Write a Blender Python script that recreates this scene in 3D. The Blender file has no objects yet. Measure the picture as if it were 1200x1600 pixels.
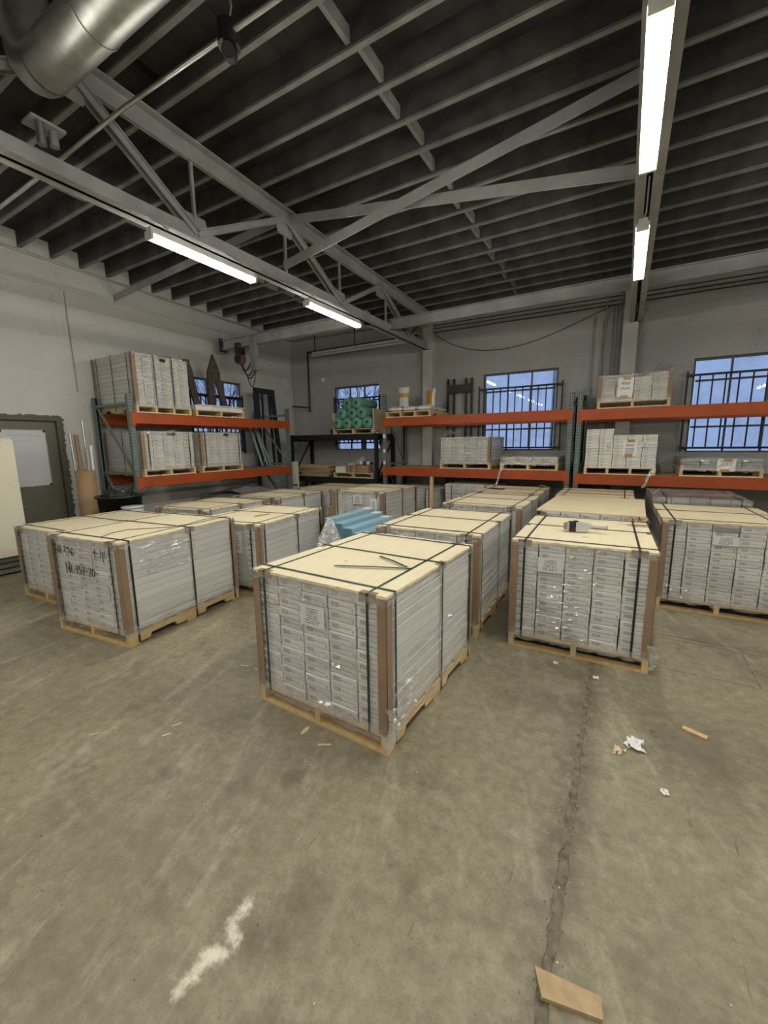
import bpy, bmesh, math, random
from mathutils import Matrix, Vector

random.seed(7)
SC = bpy.context.scene
COL = SC.collection
PI = math.pi

# ------------------------------------------------------------------ camera
def make_camera():
    f = 639.308
    yaw, pitch, roll = math.radians(-30.2307), math.radians(9.4545), math.radians(0.6907)
    cy, sy, cp, sp = math.cos(yaw), math.sin(yaw), math.cos(pitch), math.sin(pitch)
    fwd = Vector((sy * cp, cy * cp, -sp)); right = Vector((cy, -sy, 0)); down = fwd.cross(right)
    r2 = right * math.cos(roll) + down * math.sin(roll)
    d2 = -right * math.sin(roll) + down * math.cos(roll)
    m = Matrix.Identity(4)
    for i in range(3):
        m[i][0] = r2[i]; m[i][1] = -d2[i]; m[i][2] = -fwd[i]
    m[2][3] = 1.75
    cam = bpy.data.cameras.new('camera'); ob = bpy.data.objects.new('camera', cam)
    COL.objects.link(ob); ob.matrix_world = m
    cam.sensor_fit = 'HORIZONTAL'; cam.sensor_width = 36; cam.lens = 36 * f / 1200
    cam.clip_start = 0.02; cam.clip_end = 300
    SC.camera = ob
make_camera()

# ------------------------------------------------------------------ world, exposure, lamp strength
WORLD = bpy.data.worlds.new('dusk_sky'); SC.world = WORLD; WORLD.use_nodes = True
_bg = WORLD.node_tree.nodes['Background']
_bg.inputs[0].default_value = (0.335, 0.45, 0.74, 1); _bg.inputs[1].default_value = 0.92
TUBE_STRENGTH = 92.0
TUBE_COLOR = (1.0, 0.965, 0.87)
SC.view_settings.view_transform = 'Standard'; SC.view_settings.look = 'None'
SC.view_settings.exposure = 0.28; SC.view_settings.gamma = 1.0
SC.view_settings.use_curve_mapping = False
SC.cycles.use_denoising = True
SC.cycles.max_bounces = 8; SC.cycles.transparent_max_bounces = 16

# ------------------------------------------------------------------ helpers: materials
def srgb(r, g, b):
    def c(v):
        v /= 255.0
        return v / 12.92 if v <= 0.04045 else ((v + 0.055) / 1.055) ** 2.4
    return (c(r), c(g), c(b), 1)

class NT:
    def __init__(s, name):
        s.m = bpy.data.materials.new(name); s.m.use_nodes = True
        s.t = s.m.node_tree; s.n = s.t.nodes; s.l = s.t.links
        s.bsdf = s.n['Principled BSDF']; s.out = s.n['Material Output']
    def node(s, typ, **kw):
        n = s.n.new(typ)
        for k, v in kw.items(): setattr(n, k, v)
        return n
    def put(s, sock, v):
        if isinstance(v, bpy.types.NodeSocket): s.l.new(v, sock)
        else: sock.default_value = v
    def math(s, op, a, b=None, c=None, clamp=False):
        n = s.node('ShaderNodeMath', operation=op, use_clamp=clamp)
        s.put(n.inputs[0], a)
        if b is not None: s.put(n.inputs[1], b)
        if c is not None: s.put(n.inputs[2], c)
        return n.outputs[0]
    def vmath(s, op, a, b=None):
        n = s.node('ShaderNodeVectorMath', operation=op); s.put(n.inputs[0], a)
        if b is not None: s.put(n.inputs[1], b)
        return n.outputs[0]
    def coord(s, which): return s.node('ShaderNodeTexCoord').outputs[which]
    def pos(s): return s.node('ShaderNodeNewGeometry').outputs['Position']
    def xyz(s, v):
        n = s.node('ShaderNodeSeparateXYZ'); s.put(n.inputs[0], v); return n.outputs
    def comb(s, x, y, z):
        n = s.node('ShaderNodeCombineXYZ'); s.put(n.inputs[0], x); s.put(n.inputs[1], y); s.put(n.inputs[2], z); return n.outputs[0]
    def noise(s, vec, scale, detail=3, rough=.55, out='Fac'):
        n = s.node('ShaderNodeTexNoise'); s.put(n.inputs['Vector'], vec)
        n.inputs['Scale'].default_value = scale; n.inputs['Detail'].default_value = detail; n.inputs['Roughness'].default_value = rough
        return n.outputs[out]
    def ramp(s, fac, lo, hi, a=0.0, b=1.0):
        n = s.node('ShaderNodeMapRange'); n.clamp = True
        s.put(n.inputs[0], fac); s.put(n.inputs[1], lo); s.put(n.inputs[2], hi); s.put(n.inputs[3], a); s.put(n.inputs[4], b)
        return n.outputs[0]
    def mix(s, fac, a, b):
        n = s.node('ShaderNodeMix', data_type='RGBA'); s.put(n.inputs[0], fac); s.put(n.inputs[6], a); s.put(n.inputs[7], b); return n.outputs[2]
    def bump(s, h, strength, dist=.01):
        n = s.node('ShaderNodeBump'); s.put(n.inputs['Height'], h); n.inputs['Strength'].default_value = strength; n.inputs['Distance'].default_value = dist
        return n.outputs[0]
    def band(s, v, lo, hi):
        return s.math('MULTIPLY', s.math('GREATER_THAN', v, lo), s.math('LESS_THAN', v, hi))
    def base(s, col, rough=.6, metal=0.0, normal=None, coat=None):
        b = s.bsdf
        s.put(b.inputs['Base Color'], col); s.put(b.inputs['Roughness'], rough); s.put(b.inputs['Metallic'], metal)
        if normal is not None: s.put(b.inputs['Normal'], normal)
        return s.m

def plain(name, col, rough=.6, metal=0.0, var=.12, scale=9.0, bump=0.0):
    t = NT(name); p = t.coord('Object')
    n = t.noise(p, scale, 4)
    c = t.mix(t.ramp(n, .3, .7), tuple(v * (1 - var) for v in col[:3]) + (1,), tuple(min(1, v * (1 + var)) for v in col[:3]) + (1,))
    return t.base(c, rough, metal, t.bump(t.noise(p, scale * 12, 2), bump, .004) if bump else None)

M = {}
def film_coat(t, p, amount):
    """wrinkled clear film lying tight on the surface: a second glossy layer with its own relief"""
    q = t.vmath('MULTIPLY', p, (3.0, 3.0, 22.0))
    n = t.noise(q, 2.2, 4, .6)
    big = t.noise(p, 2.4, 2)
    b = t.bump(n, .9, .03)
    t.put(t.bsdf.inputs['Coat Weight'], t.ramp(big, .35, .65, amount * .6, min(1.0, amount * 1.5)))
    t.bsdf.inputs['Coat Roughness'].default_value = .09
    t.put(t.bsdf.inputs['Coat Normal'], b)

def carton(name, col, printed, film=.6, ink=(.12, .12, .12, 1)):
    t = NT(name)
    rnd = t.node('ShaderNodeObjectInfo').outputs['Random']
    p = t.pos()
    shade = t.ramp(rnd, 0, 1, .86, 1.04)
    base = t.vmath('MULTIPLY', (col[0], col[1], col[2]), t.comb(shade, shade, shade))
    soft = t.noise(p, 3.0, 3)
    base = t.mix(t.ramp(soft, .35, .7, 0, .22), base, (col[0] * .8, col[1] * .82, col[2] * .85, 1))
    if printed:
        g = t.xyz(t.coord('Generated')); gx, gz = g[0], g[2]
        words = t.noise(t.comb(t.math('MULTIPLY', gx, 26.0), t.math('MULTIPLY', t.math('FLOOR', t.math('MULTIPLY', gz, 14.0)), 3.1), t.math('MULTIPLY', rnd, 40.0)), 1.0, 1)
        w = t.math('GREATER_THAN', words, .38)
        line = t.math('LESS_THAN', t.math('FRACT', t.math('MULTIPLY', gz, 14.0)), .62)
        blk = t.math('MULTIPLY', t.band(gx, .12, .40), t.band(gz, .36, .79))
        small = t.math('MULTIPLY', t.band(gx, .87, .93), t.band(gz, .18, .50))
        rule = t.math('MULTIPLY', t.band(gx, .38, .86), t.band(gz, .50, .565))
        m = t.math('MULTIPLY', t.math('ADD', blk, small, clamp=True), t.math('MULTIPLY', w, line))
        m = t.math('ADD', m, t.math('MULTIPLY', rule, t.ramp(words, .35, .5)), clamp=True)
        base = t.mix(t.math('MULTIPLY', m, .85), base, ink)
    t.base(base, .55)
    if film: film_coat(t, p, film)
    return t.m

def wood(name, a, b, sc=(2.0, 18.0, 18.0), rough=.7, knots=True):
    t = NT(name); p = t.coord('Object')
    rnd = t.node('ShaderNodeObjectInfo').outputs['Random']
    q = t.vmath('ADD', t.vmath('MULTIPLY', p, sc), t.comb(t.math('MULTIPLY', rnd, 37.0), t.math('MULTIPLY', rnd, 11.0), 0.0))
    n = t.noise(q, 1.6, 5, .6)
    c = t.mix(t.ramp(n, .3, .72), a, b)
    sh = t.ramp(rnd, 0, 1, .88, 1.05)
    c = t.vmath('MULTIPLY', c, t.comb(sh, sh, sh))
    if knots:
        k = t.noise(t.vmath('ADD', p, t.comb(t.math('MULTIPLY', rnd, 19.0), 0.0, 0.0)), 7.0, 1)
        c = t.mix(t.ramp(k, .74, .78, 0, .7), c, (a[0] * .35, a[1] * .28, a[2] * .22, 1))
    return t.base(c, rough, 0, t.bump(n, .12, .004))

def wall_material(name, axis, tint):
    t = NT(name); p = t.pos(); x = t.xyz(p)
    v = t.comb(x[axis], x[2], 0.0)
    br = t.node('ShaderNodeTexBrick'); t.put(br.inputs['Vector'], v)
    br.inputs['Scale'].default_value = 1.0; br.inputs['Brick Width'].default_value = .406; br.inputs['Row Height'].default_value = .203
    br.inputs['Mortar Size'].default_value = .006; br.inputs['Mortar Smooth'].default_value = .5
    br.inputs['Color1'].default_value = (1, 1, 1, 1); br.inputs['Color2'].default_value = (.975, .975, .975, 1); br.inputs['Mortar'].default_value = (.95, .94, .93, 1)
    big = t.noise(p, .55, 4, .6); mid = t.noise(p, 2.5, 5, .6); fine = t.noise(p, 30, 2)
    c = t.mix(t.ramp(big, .35, .7), tint, tuple(v2 * .86 for v2 in tint[:3]) + (1,))
    c = t.vmath('MULTIPLY', c, br.outputs['Color'])
    # dirt runs and scuffs
    run = t.noise(t.comb(t.math('MULTIPLY', x[axis], 5.0), t.math('MULTIPLY', x[2], .8), x[1 - axis]), 1.2, 4, .65)
    c = t.mix(t.ramp(run, .60, .78, 0, .38), c, (.22, .20, .17, 1))
    c = t.mix(t.ramp(mid, .66, .8, 0, .35), c, (.25, .24, .21, 1))
    vo = t.node('ShaderNodeTexVoronoi', feature='DISTANCE_TO_EDGE'); t.put(vo.inputs['Vector'], t.vmath('ADD', t.comb(x[axis], t.math('MULTIPLY', x[2], 1.6), 0.0), t.vmath('MULTIPLY', t.noise(p, 3.0, 4, .6, 'Color'), (.45, .45, .45))))
    vo.inputs['Scale'].default_value = .55
    crack = t.math('MULTIPLY', t.math('LESS_THAN', vo.outputs['Distance'], .004), t.math('GREATER_THAN', big, .5))
    c = t.mix(t.math('MULTIPLY', crack, .22), c, (.10, .095, .085, 1))
    h = t.math('ADD', t.math('MULTIPLY', br.outputs['Fac'], -.6), t.math('MULTIPLY', fine, .25))
    return t.base(c, .62, 0, t.bump(h, .25, .008))

def seg_dist(t, x, y, a, b):
    """distance from (x,y) to the segment a-b"""
    dx, dy = b[0] - a[0], b[1] - a[1]; L2 = dx * dx + dy * dy
    px = t.math('SUBTRACT', x, a[0]); py = t.math('SUBTRACT', y, a[1])
    k = t.math('DIVIDE', t.math('ADD', t.math('MULTIPLY', px, dx), t.math('MULTIPLY', py, dy)), L2, clamp=True)
    ex = t.math('SUBTRACT', px, t.math('MULTIPLY', k, dx)); ey = t.math('SUBTRACT', py, t.math('MULTIPLY', k, dy))
    return t.math('SQRT', t.math('ADD', t.math('MULTIPLY', ex, ex), t.math('MULTIPLY', ey, ey)))

def floor_material():
    t = NT('stained_concrete'); p = t.pos(); X = t.xyz(p); x, y = X[0], X[1]
    big = t.noise(p, .5, 5, .6); mid = t.noise(p, 2.1, 8, .7); fine = t.noise(p, 14, 8, .75); grit = t.noise(p, 90, 4, .7)
    c = t.mix(t.ramp(big, .32, .68), srgb(155, 148, 125), srgb(122, 114, 94))
    c = t.mix(t.ramp(mid, .40, .62, 0, .6), c, srgb(146, 139, 115))
    c = t.mix(t.ramp(mid, .54, .66, 0, .75), c, srgb(96, 87, 69))
    blot = t.noise(t.vmath('ADD', p, (7.3, 2.1, 0.0)), 1.15, 8, .72)
    c = t.mix(t.ramp(blot, .53, .63, 0, .55), c, srgb(100, 92, 74)); c = t.mix(t.ramp(blot, .46, .34, 0, .45), c, srgb(168, 162, 141))
    # long drag marks
    drag = t.noise(t.comb(t.math('MULTIPLY', t.math('ADD', x, t.math('MULTIPLY', y, .35)), 5.0), t.math('MULTIPLY', t.math('SUBTRACT', y, t.math('MULTIPLY', x, .35)), .7), 0.0), 1.3, 6, .65)
    c = t.mix(t.ramp(drag, .54, .68, 0, .5), c, srgb(182, 176, 154))
    sc = t.noise(t.comb(t.math('MULTIPLY', x, 30.0), t.math('MULTIPLY', y, 3.0), 0.0), 1.0, 4, .65)
    c = t.mix(t.ramp(sc, .66, .72, 0, .6), c, srgb(72, 65, 52))
    c = t.mix(t.ramp(fine, .40, .62, 0, .55), c, srgb(100, 92, 74)); c = t.mix(t.ramp(fine, .42, .28, 0, .4), c, srgb(172, 166, 145))
    c = t.mix(t.ramp(grit, .58, .68, 0, .5), c, srgb(66, 60, 48))
    vo = t.node('ShaderNodeTexVoronoi'); t.put(vo.inputs['Vector'], t.vmath('ADD', p, t.vmath('MULTIPLY', t.noise(p, 6.0, 3, .6, 'Color'), (.3, .3, 0.0)))); vo.inputs['Scale'].default_value = 3.2
    c = t.mix(t.math('MULTIPLY', t.ramp(vo.outputs['Distance'], .03, .09, .7, 0), t.math('GREATER_THAN', blot, .5)), c, srgb(70, 62, 50))
    wob = t.math('MULTIPLY', t.math('SUBTRACT', t.noise(p, 9.0, 4, .65), .5), .22)
    # dirt along the open slab joint
    d = t.math('ADD', t.math('ABSOLUTE', t.math('ADD', x, .095)), wob)
    c = t.mix(t.math('MULTIPLY', t.ramp(d, .0, .13, .75, 0), t.ramp(fine, .3, .65, .35, 1)), c, srgb(86, 76, 58))
    # dark damp patches
    for (ex, ey, rx, ry) in ((.47, 2.6, .22, .34), (-.96, .93, .11, .22), (-1.62, 1.22, .07, .1), (-2.02, 1.1, .09, .06), (-.75, .62, .2, .1), (-2.75, 1.35, .06, .12), (-.25, 2.75, .3, .16), (-1.4, 1.4, .06, .08)):
        r = t.math('SQRT', t.math('ADD', t.math('POWER', t.math('DIVIDE', t.math('SUBTRACT', x, ex), rx), 2.0), t.math('POWER', t.math('DIVIDE', t.math('SUBTRACT', y, ey), ry), 2.0)))
        r = t.math('ADD', r, t.math('MULTIPLY', wob, 7.0))
        c = t.mix(t.math('MULTIPLY', t.ramp(r, .55, 1.1, .5, 0), t.ramp(fine, .25, .6, .5, 1)), c, srgb(88, 79, 62))
    # white mineral bloom
    dd = None
    for a, b in (((-1.13, .86), (-1.135, .79)), ((-1.135, .79), (-1.055, .735)), ((-1.055, .735), (-1.13, .665)), ((-1.13, .665), (-1.125, .57))):
        s_ = seg_dist(t, x, y, a, b); dd = s_ if dd is None else t.math('MINIMUM', dd, s_)
    dd = t.math('ADD', t.math('ADD', dd, t.math('MULTIPLY', wob, .22)), t.math('MULTIPLY', t.math('SUBTRACT', fine, .5), .11))
    c = t.mix(t.math('MULTIPLY', t.ramp(dd, .004, .034, .95, 0), t.ramp(fine, .62, .36, .35, 1)), c, srgb(226, 220, 202))
    rough = t.ramp(mid, .3, .7, .42, .62)
    h = t.math('ADD', t.math('MULTIPLY', fine, .6), t.math('MULTIPLY', grit, .25))
    return t.base(c, rough, 0, t.bump(h, .4, .008))

def film_material(name, opac=.35):
    t = NT(name); p = t.pos()
    n = t.noise(t.vmath('MULTIPLY', p, (9.0, 9.0, 26.0)), 1.5, 4, .6)
    nb = t.bump(n, .8, .02)
    g = t.node('ShaderNodeBsdfGlossy'); g.inputs['Roughness'].default_value = .12; g.inputs['Color'].default_value = (.9, .9, .9, 1); t.put(g.inputs['Normal'], nb)
    d = t.node('ShaderNodeBsdfDiffuse'); d.inputs['Color'].default_value = (.8, .8, .78, 1); t.put(d.inputs['Normal'], nb)
    m1 = t.node('ShaderNodeMixShader'); m1.inputs[0].default_value = .45; t.l.new(d.outputs[0], m1.inputs[1]); t.l.new(g.outputs[0], m1.inputs[2])
    tr = t.node('ShaderNodeBsdfTransparent')
    m2 = t.node('ShaderNodeMixShader'); t.put(m2.inputs[0], t.ramp(n, .3, .75, opac * .35, opac * 1.5)); t.l.new(tr.outputs[0], m2.inputs[1]); t.l.new(m1.outputs[0], m2.inputs[2])
    t.l.new(m2.outputs[0], t.out.inputs['Surface']); return t.m

def clear_film():
    t = NT('clear_film'); tr = t.node('ShaderNodeBsdfTransparent'); tr.inputs[0].default_value = (.97, .97, .97, 1)
    g = t.node('ShaderNodeBsdfGlossy'); g.inputs['Roughness'].default_value = .26; g.inputs[0].default_value = (.95, .95, .95, 1)
    d = t.node('ShaderNodeBsdfDiffuse'); d.inputs[0].default_value = (.85, .85, .85, 1)
    m0 = t.node('ShaderNodeMixShader'); m0.inputs[0].default_value = .75; t.l.new(d.outputs[0], m0.inputs[1]); t.l.new(g.outputs[0], m0.inputs[2])
    m = t.node('ShaderNodeMixShader'); m.inputs[0].default_value = .24; t.l.new(tr.outputs[0], m.inputs[1]); t.l.new(m0.outputs[0], m.inputs[2])
    t.l.new(m.outputs[0], t.out.inputs['Surface']); return t.m

def glass_material():
    t = NT('window_glass')
    tr = t.node('ShaderNodeBsdfTransparent'); tr.inputs[0].default_value = (.90, .93, .95, 1)
    g = t.node('ShaderNodeBsdfGlossy'); g.inputs['Roughness'].default_value = .02
    fr = t.node('ShaderNodeFresnel'); fr.inputs['IOR'].default_value = 1.5
    dirt = t.ramp(t.noise(t.pos(), 3.0, 4), .45, .75, 0, .16)
    d = t.node('ShaderNodeBsdfDiffuse'); d.inputs[0].default_value = (.5, .5, .5, 1)
    m = t.node('ShaderNodeMixShader'); t.put(m.inputs[0], fr.outputs[0]); t.l.new(tr.outputs[0], m.inputs[1]); t.l.new(g.outputs[0], m.inputs[2])
    m2 = t.node('ShaderNodeMixShader'); t.put(m2.inputs[0], dirt); t.l.new(m.outputs[0], m2.inputs[1]); t.l.new(d.outputs[0], m2.inputs[2])
    t.l.new(m2.outputs[0], t.out.inputs['Surface']); return t.m

def emit(name, col, strength):
    t = NT(name); e = t.node('ShaderNodeEmission'); e.inputs[0].default_value = tuple(col) + (1,); e.inputs[1].default_value = strength
    t.l.new(e.outputs[0], t.out.inputs['Surface']); return t.m

def print_material(name, paper, lines, ink=(.08, .08, .09, 1), lo=.14, hi=.86, x0=.18, x1=.82, words=16.0):
    """paper with unreadably small printed lines; front face of the sheet lies in its x/z plane"""
    t = NT(name); g = t.xyz(t.coord('Generated')); gx, gz = g[0], g[2]
    k = t.math('MULTIPLY', gz, float(lines)); row = t.math('FLOOR', k)
    w = t.noise(t.comb(t.math('MULTIPLY', gx, words), t.math('MULTIPLY', row, 5.3), 0.0), 1.0, 1)
    ind = t.math('MULTIPLY', t.math('FRACT', t.math('MULTIPLY', t.math('SINE', t.math('MULTIPLY', row, 12.9)), 43.7)), .14)
    m = t.math('MULTIPLY', t.math('GREATER_THAN', w, .42), t.band(t.math('FRACT', k), .25, .72))
    m = t.math('MULTIPLY', m, t.math('MULTIPLY', t.math('GREATER_THAN', gx, t.math('ADD', ind, x0)), t.math('LESS_THAN', gx, t.math('SUBTRACT', x1, ind))))
    m = t.math('MULTIPLY', m, t.band(gz, lo, hi))
    return t.base(t.mix(t.math('MULTIPLY', m, .8), paper, ink), .6)

M['box_end'] = carton('carton_end', (.66, .65, .615), True)
M['box_side'] = carton('carton_side', (.64, .635, .60), False)
M['box_white_end'] = carton('white_carton_end', (.76, .75, .71), True, .25)
M['box_white'] = carton('white_carton', (.76, .75, .71), False, .25)
M['box_foil'] = carton('carton_heavy_film', (.60, .59, .54), True, 1.0)
M['box_grey'] = carton('grey_carton', (.30, .32, .31), False, .9)
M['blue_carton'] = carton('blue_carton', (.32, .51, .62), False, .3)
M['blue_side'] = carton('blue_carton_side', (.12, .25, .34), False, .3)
M['ply'] = wood('plywood', (.80, .72, .51, 1), (.74, .64, .42, 1), (14, 2.2, 8), .62)
M['ply2'] = wood('plywood_grained', (.80, .71, .48, 1), (.66, .53, .31, 1), (2.2, 16, 8), .62)
M['pine'] = wood('pallet_pine', (.66, .49, .25, 1), (.50, .34, .15, 1), (14, 3, 14))
M['pine_y'] = wood('stringer_pine', (.70, .52, .26, 1), (.54, .37, .16, 1), (14, 2, 14))
M['pine_pale'] = wood('pale_pine', (.72, .60, .40, 1), (.60, .47, .28, 1), (14, 3, 14))
M['scrap'] = wood('scrap_wood', (.50, .37, .22, 1), (.36, .25, .13, 1), (12, 12, 6))
M['kraft'] = plain('brown_board', (.27, .185, .115, 1), .75, 0, .16, 6)
M['tape'] = plain('brown_tape', (.42, .25, .09, 1), .35, 0, .1, 12)
M['cardboard'] = plain('cardboard', (.34, .22, .12, 1), .8, 0, .18, 5)
M['strap'] = plain('green_black_strap', (.014, .022, .019, 1), .32, 0, .2, 30)
M['strap_green'] = plain('green_strap', (.018, .050, .032, 1), .35, 0, .2, 30)
M['film'] = film_material('stretch_film', .34)
M['film_thick'] = film_material('bunched_film', .6)
M['film_clear'] = clear_film()
M['orange'] = plain('orange_beam_paint', srgb(162, 70, 22), .5, 0, .14, 4)
M['teal'] = plain('green_grey_upright_paint', srgb(110, 126, 123), .5, 0.1, .14, 6)
M['black'] = plain('black_paint', (.012, .012, .014, 1), .5, 0, .3, 8)
M['dark'] = plain('painted_hollow_shade', (.012, .012, .011, 1), .9)  # near-black colour standing in for shade inside gaps and openings
M['iron'] = plain('dark_iron', (.028, .030, .036, 1), .5, .3, .25, 10)
M['rust'] = plain('rusty_brown_steel', (.075, .055, .045, 1), .75, .1, .3, 9)
M['white_steel'] = plain('white_painted_steel', (.34, .34, .335, 1), .55, 0, .2, 2.5)
M['pilaster'] = plain('pale_pilaster_paint', (.60, .60, .58, 1), .55, 0, .12, 2.0)
M['grey_steel'] = plain('grey_steel', (.30, .30, .30, 1), .5, .3, .2, 6)
M['galv'] = plain('galvanised_steel', (.36, .355, .33, 1), .40, .85, .3, 5)
M['emt'] = plain('bright_conduit', (.55, .55, .53, 1), .35, .8, .12, 8)
M['paint_pipe'] = plain('painted_conduit', (.36, .355, .33, 1), .55, 0, .15, 6)
M['rubber'] = plain('black_cable', (.02, .02, .022, 1), .6)
M['fixture'] = plain('white_fixture_enamel', (.75, .75, .73, 1), .4)
M['tube'] = emit('lit_tube', TUBE_COLOR, TUBE_STRENGTH)
M['tube_off'] = plain('unlit_tube', (.75, .76, .77, 1), .3)
M['wall_b'] = wall_material('painted_block_back', 0, (.475, .475, .465, 1))
M['wall_l'] = wall_material('painted_block_left', 1, (.645, .64, .605, 1))
M['wall_d'] = wall_material('painted_block_dim', 0, (.36, .35, .32, 1))  # for the unseen walls; tint darkened to cut bounced light
M['floor'] = floor_material()
M['dirt'] = plain('joint_dirt', (.175, .148, .106, 1), .95, 0, .45, 25, .6)
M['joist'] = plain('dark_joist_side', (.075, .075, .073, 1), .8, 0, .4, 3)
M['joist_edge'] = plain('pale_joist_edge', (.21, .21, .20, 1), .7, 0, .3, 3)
M['deck'] = plain('dark_roof_deck', (.034, .034, .034, 1), .85, 0, .5, 1.6)
M['glass'] = glass_material()
M['win_frame'] = plain('grey_window_steel', (.10, .11, .12, 1), .5)
M['bar'] = plain('black_window_bars', (.008, .009, .013, 1), .45)
M['door'] = plain('olive_grey_door', srgb(98, 95, 82), .5, 0, .08, 3)
M['door_frame'] = plain('door_frame_paint', srgb(84, 82, 70), .55, 0, .12, 5)
M['board_w'] = plain('whiteboard', (.60, .61, .63, 1), .25, 0, .04, 2)
M['cream'] = plain('cream_enamel', (.70, .67, .53, 1), .45, 0, .05, 2)
M['paper'] = plain('white_paper', (.80, .80, .78, 1), .6, 0, .03, 6)
M['label'] = print_material('printed_label', (.66, .67, .68, 1), 9)
M['label_tall'] = print_material('printed_label_tall', (.76, .77, .77, 1), 14, words=9.0)
M['notice'] = print_material('printed_notice', (.80, .80, .78, 1), 7, lo=.42, hi=.9, x0=.08, x1=.92, words=14.0)
M['faint'] = print_material('printed_sheet', (.74, .735, .70, 1), 10, lo=.1, hi=.9, x0=.1, x1=.95, words=9.0)
M['ink'] = plain('black_ink', (.015, .015, .017, 1), .6)
M['green_film'] = plain('green_roll_film', (.14, .34, .26, 1), .2, 0, .25, 14)
M['core'] = plain('paper_core', (.12, .20, .15, 1), .8)
M['bag'] = plain('white_bag', (.74, .73, .69, 1), .45, 0, .07, 8, .3)
M['bag_orange'] = plain('orange_print', (.62, .30, .06, 1), .45, 0, .12, 10)
M['blue_print'] = plain('blue_print', (.03, .07, .34, 1), .4)
M['tub'] = plain('black_plastic', (.014, .017, .016, 1), .35)
M['hose'] = plain('green_black_hose', (.025, .035, .030, 1), .45)
M['bucket'] = plain('grey_bucket', (.52, .54, .55, 1), .4)
M['red'] = plain('faded_red_paint', (.20, .09, .08, 1), .6)
M['tool'] = plain('grey_white_tool', (.50, .50, .50, 1), .35)
M['bark'] = plain('dark_bark', (.035, .028, .024, 1), .9)
M['ext'] = plain('pale_exterior_render', (.62, .63, .66, 1), .8, 0, .06, .6)
M['ground'] = plain('outside_ground', (.12, .12, .11, 1), .9)

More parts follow.
